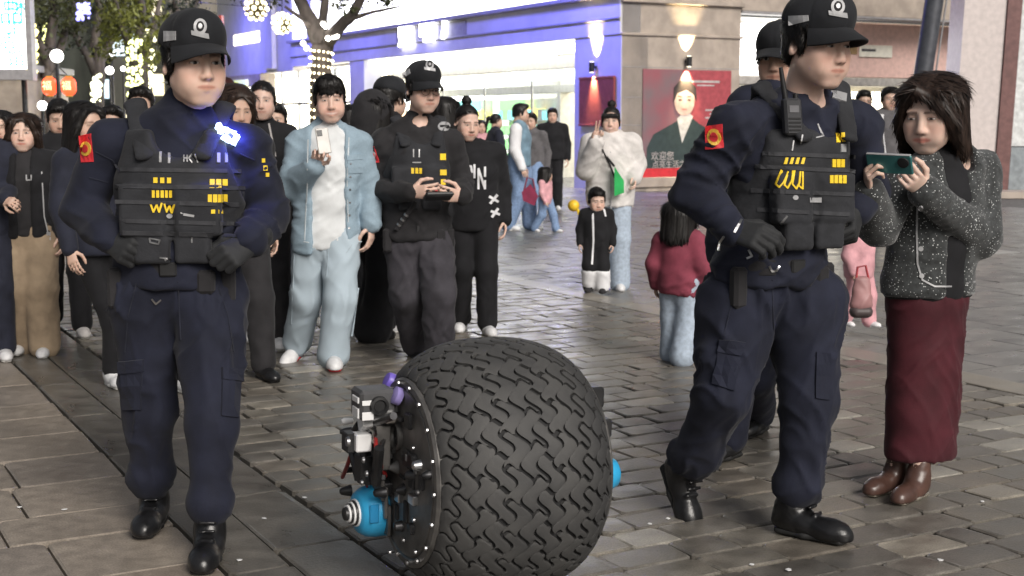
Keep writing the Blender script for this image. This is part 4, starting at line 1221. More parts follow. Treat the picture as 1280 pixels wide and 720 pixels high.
pshape('hair', [(.335, .70), (.34, .84), (.40, .90), (.52, .90), (.59, .84), (.595, .72), (.56, .78), (.48, .82), (.38, .79)], .041, .043, mat('poster_hair', (.05, .04, .04), .45))
for q in (-1, 1):
    pshape('eyebrow', [(.46 + q * .028, .762), (.46 + q * .075, .768), (.46 + q * .075, .756), (.46 + q * .028, .750)], .041, .0425, mat('poster_brow', (.16, .10, .08), .5))
    pshape('eye', circ(.46 + q * .050, .728, .020, .009, 10), .041, .0425, mat('poster_eye', (.06, .04, .04), .5))
pshape('mouth', circ(.46, .645, .032, .008, 12), .041, .0425, mat('poster_mouth', (.50, .22, .20), .5))
pshape('nose', [(.452, .72), (.468, .72), (.478, .678), (.442, .678)], .041, .0422, mat('poster_nose', (.58, .40, .34), .5))
pw_m = mat('poster_white', (.50, .46, .45), .5)
for txt, u, v, sz in (('欢迎您', .22, .22, .17), ('点亮生活之光', .33, .145, .15)):
    text_on('poster_lettering', txt, sz * 1.2, .004, gc(pu0 + pw * u, pz0 + ph * v, .05), GU, GN, pw_m, po, PO)
pbox('poster_line', .54, .86, .885, .905, .0345, .038, pw_m); pbox('poster_line', .60, .80, .855, .868, .0345, .038, pw_m)
for k in range(3): pbox('poster_line', .70 + .05 * (k % 2), .84, .56 + .035 * k, .575 + .035 * k, .0345, .038, pw_m)
# red notice board on the blue pier
nu1, nz1 = onf(724, 97); nu0, nz0 = onf(773, 158)
NO = fc((nu0 + nu1) / 2, nz0, .02)
nb = thing('notice_board', 'dull red notice board fixed to the blue lit pier beside the poster', 'sign', NO)
mb = MB(); fbox('x', nu0 + .1, nu1 - .1, nz0, nz1, .07, .008, None, mesh=mb); mb.build('board', M['maroon'], nb, NO)
for q in (nz0 + .004, nz1 - .05):
    mb = MB(); fbox('x', nu0 + .1, nu1 - .1, q, q + .045, .085, .0705, None, mesh=mb); mb.build('frame', mat('red_frame', (.3, .07, .06), .4), nb, NO)
# wall lamps throwing light up and down
def wall_lamp(px, py, side, label):
    u, z = (onf if side == 'f' else ong)(px, py)
    c0 = (fc if side == 'f' else gc)(u, z, .0); N_ = FN if side == 'f' else GN; R = RF if side == 'f' else RG
    t = thing('wall_lamp', label, 'lamp', c0, 0, 'up and down wall lamps')
    MB().lathe(c0 + N_ * .13 - UP * .11, UP, [(0, .05), (.003, .065), (.217, .065), (.22, .05)], 16).build('housing', M['darkmetal'], t, c0, True)
    MB().box(c0 + N_ * .045, (.05, .06, .06), R).build('bracket', M['darkmetal'], t, c0)
    for q in (1, -1):
        MB().lathe(c0 + N_ * .13 + UP * (.113 * q), UP * q, [(0, .048), (.006, .045)], 14).build('lens', M['glow_warm'], t, c0)
        ld = bpy.data.lights.new('wall_lamp_beam', 'SPOT'); ld.energy = 220; ld.color = (1.0, .80, .45); ld.spot_size = math.radians(64); ld.spot_blend = .8; ld.shadow_soft_size = .04
        lo = link('beam', ld, t); p = N_ * .13 + UP * (.14 * q); lo.location = [float(c) for c in p]
        dv = Vector((UP * q - N_ * .35)); lo.rotation_euler = (-dv).to_track_quat('Z', 'Y').to_euler()
wall_lamp(857, 77, 'g', 'small up and down lamp glowing on the stone pier above the poster')
wall_lamp(746, 84, 'f', 'small up and down lamp glowing on the blue pier above the red board')
# blue floodlights that wash the front (fixed on brackets above the ledge and at the kerb edge)
def flood(u, z, o_, tgt, e, size, label, col=(.16, .16, 1.0)):
    p = fc(u, z, o_); t = thing('flood_lamp', label, 'lamp', p, 0, 'blue flood lamps on the shop front')
    dv = nrm(np.asarray(tgt) - p); side = nrm(np.cross(dv, UP)); up = np.cross(side, dv)
    R = np.stack([side, dv, up], 1)
    MB().bbox(p, (.30, .10, .2), R, .01).build('housing', M['darkmetal'], t, p)
    MB().box(p + dv * .053, (.26, .004, .16), R).build('lens', emat('blue_lens', (.3, .3, 1), 3), t, p)
    MB().tube([p - dv * .05, fc(u, z - .05, max(0.02, .02))], .015).build('arm', M['darkmetal'], t, p)
    ld = bpy.data.lights.new('flood_beam', 'AREA'); ld.energy = e; ld.color = col; ld.size = size; ld.spread = math.radians(150)
    lo = link('beam', ld, t); lo.location = [float(c) for c in dv * .08]; lo.rotation_euler = Vector(-dv).to_track_quat('Z', 'Y').to_euler()
for i, (u, e) in enumerate(((1.1, 36), (5.0, 46), (9.5, 50), (14.2, 56), (19.5, 85), (25, 80))):
    flood(u, 5.7, 2.3, fc(u + .2, 2.6, 0), e, .8, ['blue flood lamp on an arm over the corner pier', 'blue flood lamp over the right half of the lit sign', 'blue flood lamp over the sign letters', 'blue flood lamp above the blue pillar', 'blue flood lamp above the tree fork', 'blue flood lamp furthest along the street front'][i])
flood(1.0, 6.2, 2.2, fc(.9, 1.0, 0), 120, .4, 'blue flood lamp aimed down the corner pier above the notice board')

# ------------------------------------------------------------------ street furniture
def street_post():
    b = G(1128, 262, -.085); k = b[1] / F; b = b.copy()
    t = thing('lamp_post', 'thick dark grey street post leaning slightly right behind the woman in tweed', 'post', b)
    top = b + np.array(((1160 - 1128) * k + .16, 0, 5.2))
    MB().tube([b + UP * .004, b + (top - b) * .5, top], [.17, .16, .155], 20).build('shaft', mat('post_paint', (.085, .09, .105), .35, .3, var=.1), t, b, True)
    MB().lathe(b, UP, [(.002, .32), (.12, .32), (.14, .25), (.30, .235)], 24).build('base', M['darkmetal'], t, b, True)
    dv = nrm(top - b); sd = nrm(np.cross(dv, (0, 1, 0)))
    MB().tube([b + sd * -.21 + dv * .35 + np.array((0, -.04, 0)), top + sd * -.195 + np.array((0, -.04, 0))], .016, 6).build('cable_pipe', M['trim'], t, b, True)
street_post()
# ---- lit billboard at the upper left and the low beige wall below it
BB = np.array((-13.2, 30.0, -.14))
b0 = P(-60, 90, 30.); b1 = P(31, 0, 30.)
bb = thing('lit_billboard', 'bright white billboard with teal lettering at the upper left', 'sign', (b0[0], 30, -.14))
bo = np.array((b0[0], 30, -.14)); zb = P(20, 86, 30)[2]
MB().bbox(((b0[0] + b1[0]) / 2, 30.1, zb + 1.6), (b1[0] - b0[0], .18, 3.2)).build('panel', M['glow_white'], bb, bo)
MB().bbox(((b0[0] + b1[0]) / 2, 30.06, zb - .13), (b1[0] - b0[0] + .1, .3, .22)).build('lower_frame', M['trim'], bb, bo)
MB().bbox((b1[0] + .07, 30.06, zb + 1.5), (.12, .28, 3.5)).build('side_frame', M['trim'], bb, bo)
for x_ in (b0[0] + .3, b1[0] - .2): MB().tube([(x_, 30.3, -.1), (x_, 30.3, zb)], .06).build('leg', M['darkmetal'], bb, bo)
tealm = emat('teal_letters', (.05, .50, .46), .6, (.05, .4, .38))
for ch, px, py, sz in (('品', 14, 18, .55), ('味', 22, 8, .5), ('生', 18, 36, .36), ('活', 8, 52, .42), ('馆', 20, 74, .40)):
    q = P(px, py, 29.98); text_on('lettering', ch, sz, .01, q, np.array((1., 0, 0)), np.array((0, -1., 0)), tealm, bb, bo)
w0 = P(-40, 100, 33.)
lw = thing('low_building', 'low beige wall building below the white billboard', 'building', (w0[0], 33, -.14))
lo_ = np.array((w0[0], 33, -.14)); x1 = P(34, 100, 33)[0]; zt = P(0, 90, 33)[2]
MB().bbox(((w0[0] - 3 + x1) / 2, 34.5, zt / 2 - .07), (x1 - w0[0] + 3, 3, zt + .14)).build('wall', M['beige'], lw, lo_)
MB().bbox(((w0[0] - 3 + x1) / 2, 34.4, zt + .09), (x1 - w0[0] + 3.3, 3.4, .16)).build('roof_edge', M['trim'], lw, lo_)
# ---- red framed vertical lightbox
lb = P(273, 165, 40.); lbx = thing('light_box', 'tall narrow white light box in a dark red frame behind the left officer cap', 'sign', (lb[0], 40, -.1))
lo_ = np.array((lb[0], 40., -.1)); z0, z1 = P(273, 170, 40)[2], P(273, 26, 40)[2]; k = 40 / F
MB().bbox((lb[0], 40, (z0 + z1) / 2), (9 * k, .16, z1 - z0)).build('panel', M['glow_white'], lbx, lo_)
for dx in (-7, 7): MB().bbox((lb[0] + dx * k, 40, (z0 + z1) / 2), (4 * k, .3, z1 - z0 + .3)).build('frame', mat('red_frame', (.30, .05, .04), .5), lbx, lo_)
MB().tube([(lb[0], 40.1, -.1), (lb[0], 40.1, z0)], .05).build('pole', M['darkmetal'], lbx, lo_)
MB().bbox((P(252, 15, 41)[0], 41.2, 4.6), (2.0, .3, 3.4)).build('lit_panel', M['glow_warm'], lbx, lo_) if False else None

# ---- trees
def tree(label, base, limbs, leaves, m_bark, m_leaf, name='tree', leaf=.07, seed=1, group=None):
    """limbs: list of (points, radii); leaves: list of (centre, radius, count)"""
    r = random.Random(seed); t = thing(name, label, 'tree', base, 0, group); base = np.asarray(base)
    mb = MB()
    for pts, rad in limbs:
        pp, rr = [], []
        for i in range(len(pts) - 1):
            for q in range(5):
                u = q / 5; pp.append(np.asarray(pts[i]) * (1 - u) + np.asarray(pts[i + 1]) * u + np.array([r.uniform(-1, 1) for _ in range(3)]) * .12 * rad[i]); rr.append((rad[i] * (1 - u) + rad[i + 1] * u) * r.uniform(.94, 1.06))
        pp.append(np.asarray(pts[-1])); rr.append(rad[-1])
        mb.tube(pp, rr, 10)
    mb.build('trunk', m_bark, t, base, True)
    V, Q = [], []
    for c, rad, n in leaves:
        c = np.asarray(c, float); rad = np.asarray(rad if hasattr(rad, '__len__') else (rad,) * 3, float)
        clumps = [c + rad * np.array([r.gauss(0, .45) for _ in range(3)]) for _ in range(max(3, n // 40))]
        for _ in range(n):
            p = clumps[r.randrange(len(clumps))] + rad.min() * .22 * np.array([r.gauss(0, 1) for _ in range(3)])
            a = nrm([r.gauss(0, 1) for _ in range(3)]); b = nrm(np.cross(a, [r.gauss(0, 1) for _ in range(3)])); L = leaf * r.uniform(.6, 1.3); w = L * .42
            i = len(V); V += [p - a * L, p + b * w, p + a * L, p - b * w]; Q.append((i, i + 1, i + 2, i + 3))
    if V: obj_np('crown', np.array(V), np.array(Q), m_leaf, t, base, smooth=False)
    return t
M['bark'] = mat('bark', (.075, .062, .055), .85, var=.3, vscale=8, bump=.8, bscale=26, stretch=(1, 1, .35))
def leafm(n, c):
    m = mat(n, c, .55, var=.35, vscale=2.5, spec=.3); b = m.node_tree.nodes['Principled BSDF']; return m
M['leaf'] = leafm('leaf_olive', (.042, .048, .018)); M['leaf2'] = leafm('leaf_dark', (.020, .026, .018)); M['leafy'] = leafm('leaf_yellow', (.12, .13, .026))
TY = 24.0
pt = lambda px, py, dy=0.0: P(px, py, TY + dy)
tb = G(398, 208, -.1) if False else np.array((pt(398, 150)[0], TY, -.10))
k = TY / F
tree('bare street tree with string lights wound round its trunk in front of the blue front', tb,
     [([tb, pt(400, 110), pt(402, 70), pt(403, 48)], [.22, .19, .17, .23]), ([pt(403, 52), pt(385, 22), pt(368, -20), pt(350, -70)], [.19, .13, .10, .06]), ([pt(404, 52), pt(418, 42, -.2), pt(440, 18, -.3), pt(470, -30, -.4)], [.17, .12, .09, .05]),
      ([pt(402, 50), pt(404, 20, .2), pt(408, -25, .3)], [.12, .08, .06]), ([pt(372, -12), pt(345, -18), pt(318, -8)], [.06, .04, .02]), ([pt(432, 26, -.3), pt(462, 16, -.4), pt(500, 8, -.4)], [.05, .03, .015]), ([pt(392, 35), pt(376, 22, -.3), pt(356, 8, -.4)], [.06, .04, .02])],
     [(pt(450, 5, -.3), (.7, .4, .35), 170), (pt(330, -10, .2), (.8, .5, .4), 160), (pt(420, -40), (1.6, 1, .6), 500), (pt(490, 3, -.3), (.5, .4, .25), 70)], M['bark'], M['leaf'], 'street_tree', .055, 3)
ls = thing('string_light', 'warm string lights wound round the trunk of the bare street tree', 'lights', tb + UP * 2.0)
so = tb + UP * 2.0; mbl = MB(); mbw = MB(); wire = []
for i in range(150):
    a = i * .42; py = 58 + 92 * i / 150; c = pt(402 - 2 * (py - 58) / 90, py); rr = .185 + .02 * (i / 150)
    p = c + np.array((math.cos(a) * rr * 1.06, math.sin(a) * rr * 1.06, 0)); wire.append(p)
    if i % 1 == 0: mbl.ball(p, .020, 6, 4)
mbw.tube(wire, .006, 4).build('wire', M['black'], ls, so)
o = mbl.build('bulbs', emat('warm_bulb', (1, .84, .50), 4), ls, so); o['kind'] = 'stuff'
mbl = MB()
for (px, py) in ((376, 32), (378, 40), (372, 45), (379, 54), (383, 60), (410, 48), (417, 46), (421, 45), (404, 30), (407, 33)): mbl.ball(pt(px, py, -.28), .045, 7, 5)
lsb = tag(mbl.build('branch_light', emat('white_bulb', (1, .95, .85), 8), None, (0, 0, 0)), 'cluster of white fairy lights on the fork of the street tree', 'lights') 
# ornament balls
def ornament(px, py, rpx, label, Y=20.0):
    c = P(px, py, Y); R_ = rpx * Y / F; t = thing('ornament_ball', label, 'ornament', c, 0, 'lit wire balls hanging from the tree')
    bm = bmesh.new(); bmesh.ops.create_icosphere(bm, subdivisions=2, radius=R_)
    mb = MB(); r = random.Random(px)
    for e in bm.edges: mb.tube([c + np.array(e.verts[0].co), c + np.array(e.verts[1].co)], .010, 4, False)
    mb.build('wire_ball', mat('ball_wire', (.10, .07, .02), .5), t, c)
    ml = MB()
    for v in bm.verts: ml.ball(c + np.array(v.co) * 1.02, .026 if r.random() < .7 else .04, 6, 4)
    o = ml.build('bulbs', emat('ball_bulb', (1.0, .88, .52), 1.5), t, c); o['kind'] = 'stuff'
    MB().ball(c, R_ * .7, 10, 7).build('core', mat('ball_core', (.05, .04, .015), .6), t, c, True)
    MB().tube([c + UP * R_, c + UP * (R_ + 1.6)], .006, 4).build('cord', M['black'], t, c); bm.free()
ornament(320, 11, 13, 'upper left lit wire ball hanging above the crowd'); ornament(353, 29, 12, 'lower lit wire ball hanging beside the tree fork')
# left-hand trees and far street
def ltree(px, Y, hpx, label, seed, mleaf, spread=1.0, n=1500, leaf=.09):
    b = np.array((P(px, 150, Y)[0], Y, -.1)); q = lambda x, y, d=0.0: P(x, y, Y + d)
    rr = random.Random(seed)
    limbs = [([b, q(px + 3, 110), q(px + rr.uniform(-8, 8), 60)], [.28, .22, .16])]
    for s_ in (-1, 1): limbs.append(([q(px + 2, 90), q(px + s_ * 26 * spread, 40, .5 * s_), q(px + s_ * 48 * spread, -20, s_)], [.14, .09, .04]))
    limbs.append(([q(px, 60), q(px + 6, 10), q(px - 8, -60)], [.15, .10, .05]))
    lv = []
    for i in range(9):
        lv.append((q(px + rr.uniform(-55, 55) * spread, rr.uniform(-70, hpx), rr.uniform(-1.5, 1.5)), (1.0 * spread, 1.0, .8), n // 9))
    tree(label, b, limbs, lv, M['bark'], mleaf, 'street_tree', leaf, seed, 'trees along the far street')
ltree(62, 34., 40, 'olive leaved tree beside the billboard at the upper left', 21, M['leaf'], .75, 2600)
ltree(118, 42., 30, 'dark leaved tree between the red lanterns and the left officer', 22, M['leaf2'], 1.0, 2400)
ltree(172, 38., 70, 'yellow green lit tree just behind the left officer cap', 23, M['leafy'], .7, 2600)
ltree(215, 46., 20, 'dark tree behind the officer cap towards the light box', 24, M['leaf2'], .8, 1800)
def light_curtain(px, py0, py1, w, Y, col, label, n=70):
    r = random.Random(px); c = P(px, (py0 + py1) / 2, Y); mb = MB(); ms = MB()
    t = thing('light_curtain', label, 'lights', c, 0, 'hanging curtains of lights')
    for k in range(4):
        x = px + w * (k / 3 - .5); ms.tube([P(x, py0, Y), P(x + r.uniform(-2, 2), py1, Y)], .008, 4)
        for i in range(n // 4): mb.ball(P(x + r.uniform(-1.5, 1.5), r.uniform(py0, py1), Y - r.uniform(0, .2)), r.uniform(.025, .06), 6, 4)
    ms.build('wire', M['black'], t, c); o = mb.build('bulbs', emat('curtain_bulb', col, 1.5), t, c); o['kind'] = 'stuff'
light_curtain(40, 28, 100, 9, 32., (1.0, .80, .08), 'yellow curtain of lights hanging right beside the billboard', 110)
light_curtain(57, 30, 92, 7, 35., (.75, .75, .25), 'dim yellow curtain of lights left of the globe lamp', 50)
light_curtain(120, 94, 128, 8, 36., (1.0, 1.0, .55), 'pale yellow lights wound on a trunk right of the lanterns', 60)
light_curtain(168, 50, 120, 16, 37., (.70, .75, .20), 'green yellow curtain of lights beside the officer shoulder', 90)
light_curtain(188, 30, 110, 8, 39., (.9, .85, .45), 'yellow curtain of lights behind the officer cap', 60)
light_curtain(104, 4, 24, 12, 33., (.12, .12, 1.0), 'small patch of blue lights in the trees at the top left', 40)
def globe(px, py, r_, Y, label, e=3.5):
    c = P(px, py, Y); b = np.array((c[0], Y, -.1)); t = thing('globe_lamp', label, 'lamp', b, 0, 'globe lamps along the far street')
    MB().tube([b, c - UP * r_ * Y / F], [.06, .035], 8).build('pole', M['darkmetal'], t, b, True)
    MB().lathe(b, UP, [(0, .16), (.2, .13), (.3, .07)], 12).build('base', M['darkmetal'], t, b, True)
    MB().ball(c, r_ * Y / F, 14, 9).build('globe', emat('globe', (1, .98, .92), e), t, b, True)
globe(71, 70, 8, 30., 'bright white globe lamp beside the two red lanterns'); globe(53, 132, 6, 31., 'lower white globe lamp under the lanterns'); globe(137, 88, 5, 50., 'distant oval white lamp right of the lanterns', 4); globe(171, 119, 6, 40., 'white lamp just above the left officer shoulder', 4)
globe(154, 86, 3, 55., 'small far lamp above the left officer shoulder', 4); globe(140, 67, 3, 55., 'small far lamp high between the trees', 4)
def lantern(px, py, label, Y=31.):
    c = P(px, py, Y); k = Y / F; t = thing('red_lantern', label, 'lantern', c, 0, 'red lanterns on the street lamp')
    MB().lathe(c - UP * 11 * k, UP, [(0, 4 * k), (2 * k, 7 * k), (6 * k, 9 * k), (16 * k, 9 * k), (20 * k, 7 * k), (22 * k, 4 * k)], 16).build('shade', emat('red_lantern', (1.0, .10, .03), 1.0, (.7, .05, .02)), t, c, True)
    for q in (-1, 1): MB().lathe(c + UP * 11.2 * q * k, UP * q, [(0, 4.2 * k), (1.6 * k, 4.2 * k)], 14).build('rim', mat('gold_rim', (.5, .3, .05), .4, .6), t, c)
    text_on('lettering', '福', .22, .004, c + np.array((0, -9.6 * k, .0)), np.array((1., 0, 0)), np.array((0, -1., 0)), emat('gold_letter', (1, .55, .1), 1.2), t, c)
    MB().tube([c + UP * 12 * k, P(72, 82, Y)], .012, 5).build('hanger', M['black'], t, c)
lantern(62, 108, 'left red lantern hanging below the globe lamp'); lantern(86, 108, 'right red lantern hanging below the globe lamp')
# far buildings closing the street
fb = random.Random(3)
winm = [emat('far_window_warm', (1, .85, .5), .9), emat('far_window_cool', (.7, .9, 1), .8), mat('far_window_dark', (.03, .035, .04), .2)]
for i, (px0, px1, Y, hz, c, lab) in enumerate(((-40, 66, 80., 15, (.12, .13, .11), 'dark far building at the left end of the street'), (60, 150, 95., 24, (.10, .115, .11), 'dark far tower closing the street behind the lanterns'), (140, 235, 84., 17, (.13, .13, .11), 'dark far building behind the left officer'), (215, 300, 70., 13, (.22, .20, .17), 'pale far building behind the light box'))):
    xa, xb = P(px0, 150, Y)[0], P(px1, 150, Y)[0]; o_ = np.array(((xa + xb) / 2, Y, -.14))
    t = thing('far_building', lab, 'building', o_)
    MB().bbox(o_ + np.array((0, 4, hz / 2)), (xb - xa, 8, hz), None, .05).build('wall', mat('far_wall', c, .7, var=.15, vscale=.6), t, o_)
    nwx = max(3, int((xb - xa) / 1.1)); me = {}
    for a in range(nwx):
        for z in range(int((hz - 1) / 2.4)):
            if fb.random() < .45: continue
            w = fb.choices(winm, [2, 1.4, 3])[0]
            MB().bbox((xa + (a + .5) * (xb - xa) / nwx, Y - .03, 1.2 + z * 2.4), ((xb - xa) / nwx * .6, .08, 1.3), None, .01).build('window', w, t, o_)
# ------------------------------------------------------------------ the spherical robot
M['rubber'] = mat('tyre_rubber', (.034, .034, .035), .70, var=.22, vscale=5, bump=.25, bscale=70, col2=(.078, .076, .073), detail=8)
M['tyrebody'] = mat('tyre_groove', (.014, .014, .015), .8, var=.2)
M['bluepl'] = mat('blue_cover', (.03, .34, .62), .35, var=.10, coat=.2); M['purplepl'] = mat('purple_ring', (.20, .14, .62), .35, var=.08)
RC = P(613, 580, 4.12); RC[2] = .408
RX = nrm(np.array((-.915, -.40, .02)))            # axle, out of the visible hub
RUP = nrm(UP - RX * (UP @ RX)); RY = np.cross(RUP, RX)
RR = np.stack([RX, RY, RUP], 1)
HALF = .268
def rad(v):                                        # tyre radius at v along the axle
    u = min(abs(v) / HALF, 1.0); return .278 + (.402 - .278) * (1 - u ** 2.4) ** .60
rob = thing('robot', 'black spherical police robot with a chunky treaded tyre body rolling on the stone setts', 'robot', (RC[0], RC[1], 0))
RO = np.array((RC[0], RC[1], 0.0))
prof = [(HALF * math.sin(math.pi / 2 * (-1 + 2 * i / 24)),) for i in range(25)]
mb = MB(); mb.lathe(RC, RX, [(-HALF, .20)] + [(v[0], rad(v[0]) - .016) for v in prof] + [(HALF, .20)], 96, RUP)
tyre = mb.build('tyre', M['tyrebody'], rob, RO, True)
# tread: rows of S-shaped blocks, each block a copy turned round the axle
arc = [0]; vs = np.linspace(-HALF * .985, HALF * .985, 400)
for i in range(1, 400): arc.append(arc[-1] + math.hypot(vs[i] - vs[i - 1], rad(vs[i]) - rad(vs[i - 1])))
arc = np.array(arc); NR = 12; NB = 25; GAP = .0036
W_ = arc[-1] / NR
def surf_pt(u, a, hgt):
    """u turns (1 = one block pitch), a arc length from the hub edge"""
    v = float(np.interp(a, arc, vs)); r = rad(v)
    v2 = float(np.interp(a + .004, arc, vs)); v1 = float(np.interp(a - .004, arc, vs))
    dr = (rad(v2) - rad(v1)); dv = v2 - v1; L = math.hypot(dr, dv) + 1e-9
    nr, nv = dv / L, -dr / L
    th = 2 * math.pi * u / NB
    rr = r - .016 + hgt * nr
    p = RX * (v + hgt * nv) + (RUP * math.cos(th) + RY * math.sin(th)) * rr
    return p
amp_v = W_ * .40
for row in range(NR):
    nu, nv_ = 21, 6; V = []; Fc = []
    ph = .5 * (row % 2) + .12 * row
    vlo, vhi = row * W_ + GAP, (row + 1) * W_ - GAP
    edge = row in (0, NR - 1)
    for lay in (0, 1):
        for j in range(nv_):
            for i in range(nu):
                g_u = .05
                uu = ph + g_u + (1 - 2 * g_u) * i / (nu - 1); aa = vlo + (vhi - vlo) * j / (nv_ - 1)
                u2 = uu + .10 * math.sin(2 * math.pi * aa / (1.0 * W_) + .6)
                a2 = aa + (amp_v if not edge else amp_v) * math.sin(2 * math.pi * uu * 1.0) * math.sin(math.pi * min(1, max(0, aa / arc[-1])) ) ** .35
                a2 = min(max(a2, .006), arc[-1] - .006)
                rim = i in (0, nu - 1) or j in (0, nv_ - 1)
                hgt = 0.0 if lay == 0 else (.0100 if rim else .0114)
                V.append(surf_pt(u2, a2, hgt - (.004 if lay == 0 else 0)))
    o1 = nu * nv_
    for j in range(nv_ - 1):
        for i in range(nu - 1): Fc.append((o1 + j * nu + i, o1 + j * nu + i + 1, o1 + (j + 1) * nu + i + 1, o1 + (j + 1) * nu + i))
    ring = [i for i in range(nu)] + [j * nu + nu - 1 for j in range(1, nv_)] + [(nv_ - 1) * nu + i for i in range(nu - 2, -1, -1)] + [j * nu for j in range(nv_ - 2, 0, -1)]
    for q in range(len(ring)):
        a, b = ring[q], ring[(q + 1) % len(ring)]; Fc.append((a, b, o1 + b, o1 + a))
    t = MB(); t.add(V, Fc)
    first = t.build('tread_block', M['rubber'], tyre, (0, 0, 0), True)
    first.location = [float(c) for c in RC - RO]
    for kx in range(1, NB):
        o = first.copy(); COL.objects.link(o); o.parent = tyre
        o.rotation_mode = 'AXIS_ANGLE'; sgn = 1.0
        ang = 2 * math.pi * kx / NB
        # RUP -> RY turn about the axle
        ax_ = np.cross(RUP, RY); o.rotation_axis_angle = (ang, float(ax_[0]), float(ax_[1]), float(ax_[2]))
# hub, both sides
def hubp(off, y, z): return RC + RX * off + RY * y + RUP * z
def onhub(px, py, off):
    d = ray(px, py); t = ((RC + RX * off - CAM) @ RX) / (d @ RX); return CAM + d * t
M['hubplate'] = mat('hub_plate', (.11, .105, .10), .42, .35, var=.25, vscale=14, bump=.08)
MB().lathe(hubp(HALF - .03, 0, 0), RX, [(0, .285), (.036, .287), (.044, .280), (.046, .262), (.040, .255)], 72, RUP).build('rim_ring', M['hubplate'], rob, RO, True)
MB().lathe(hubp(HALF, 0, 0), RX, [(-.02, .254), (.012, .254), (.016, .250)], 64, RUP).build('hub_disc', M['hubplate'], rob, RO, True)
for i in range(18):
    a = 2 * math.pi * i / 18
    MB().lathe(hubp(HALF + .0165, .27 * math.cos(a), .27 * math.sin(a)), RX, [(0, .0075), (.006, .0075), (.007, .004)], 8, RUP).build('bolt', M['steel'], rob, RO, True)
def hbox(nm, px, py, off, sx, sy, sz, m, R=None, b=.004):
    c = onhub(px, py, off); MB().bbox(c, (sx, sy, sz), RR if R is None else R, b).build(nm, m, rob, RO); return c
def hcyl(nm, px, py, off, pr, m, n=24):
    c = onhub(px, py, off); MB().lathe(c, RX, pr, n, RUP).build(nm, m, rob, RO, True); return c
# round opening, square hatch, slots and screws on the plate
hcyl('port_ring', 498, 544, HALF + .016, [(0, .045), (.012, .045), (.016, .040), (.004, .034)], mat('ring_alloy', (.16, .155, .15), .35, .7))
hcyl('port_lens', 498, 544, HALF + .018, [(0, .034), (.006, .030), (.008, .01)], mat('smoked_lens', (.05, .05, .05), .1, .2, var=.3))
hcyl('plate_hole', 491, 574, HALF + .0165, [(0, .015), (.002, .014)], M['tyrebody'])
hbox('hatch', 508, 573, HALF + .020, .012, .050, .054, M['black'])
hbox('hatch_label', 509, 573, HALF + .0275, .003, .030, .020, mat('grey_label', (.4, .4, .4), .4))
for (px, py, a, b_) in ((503, 596, .05, .012), (504, 612, .045, .014), (507, 640, .03, .07), (496, 640, .02, .05)):
    hbox('slot', px, py, HALF + .018, .008, a, b_, M['tyrebody'])
for (px, py) in ((517, 560), (520, 590), (523, 615), (518, 650), (505, 675), (488, 690), (500, 660), (520, 690), (485, 520), (512, 520)):
    hcyl('screw', px, py, HALF + .017, [(0, .008), (.006, .007)], M['steel'], 10)
# camera module on top with white labels, purple ring behind it
c = onhub(467, 503, HALF + .085)
Rt = RR @ rotm(0, 0, 0)
MB().bbox(c, (.115, .105, .092), Rt, .010).build('camera_module', mat('module_grey', (.075, .075, .078), .45, var=.1), rob, RO)
MB().lathe(c - RY * (.0535 if (RY @ (CAM - c)) < 0 else -.0535), RY * (1 if (RY @ (CAM - c)) > 0 else -1), [(0, .030), (.012, .028), (.013, .020), (.006, .016)], 24).build('camera_lens', M['black'], rob, RO, True)
fwd_ = RY * (1 if (RY @ (CAM - c)) > 0 else -1)
for dz, w in ((.016, .03), (-.024, .05)):
    MB().bbox(c + RX * .0595 + RUP * dz + fwd_ * .01, (.006, .06, w * .62), RR, .002).build('white_label', M['white'], rob, RO)
    MB().bbox(c + RX * .035 + RUP * (dz - .006) + fwd_ * .0535, (.036, .004, w * .5), RR, .001).build('white_label', M['white'], rob, RO)
pc = onhub(487, 482, HALF + .01)
MB().lathe(pc - RX * .03, nrm(RX + RUP * .5), [(0, .027), (.04, .026), (.046, .022), (.048, .012)], 28).build('purple_cap', M['purplepl'], rob, RO, True)
MB().lathe(onhub(500, 496, HALF + .02), nrm(RX + RUP * .4), [(0, .028), (.02, .027), (.024, .015)], 24).build('purple_ring', mat('purple_clear', (.30, .25, .55), .2), rob, RO, True)
# middle: white boxes, black arms and brackets
hbox('white_box', 452, 552, HALF + .115, .05, .055, .055, M['white'])
hbox('white_bracket', 457, 528, HALF + .10, .035, .06, .04, M['white'], RR @ rotm(0, 25, 0))
hbox('sensor_block', 437, 552, HALF + .145, .035, .06, .06, M['black'])
hcyl('sensor_lens', 436, 552, HALF + .162, [(0, .016), (.008, .014)], M['steel'], 14)
for (x0, y0, x1, y1, r_) in ((448, 530, 436, 548, .010), (470, 528, 492, 520, .012), (440, 565, 448, 600, .012), (474, 560, 470, 604, .016), (455, 565, 462, 606, .014)):
    MB().tube([onhub(x0, y0, HALF + .10), onhub(x1, y1, HALF + .09)], r_, 8).build('bracket_arm', M['darkmetal'], rob, RO, True)
hbox('motor_block', 458, 585, HALF + .09, .06, .07, .085, M['black'])
for (px, py) in ((455, 575), (459, 592), (453, 603)): hcyl('screw', px, py, HALF + .121, [(0, .010), (.006, .008)], M['steel'], 10)
hbox('vertical_plate', 478, 560, HALF + .06, .05, .014, .14, M['hubplate'])
for (px, py) in ((474, 520), (482, 514), (488, 524), (478, 530)): hbox('connector', px, py, HALF + .045, .035, .022, .026, mat('connector_metal', (.22, .2, .18), .35, .6, var=.4, vscale=60))
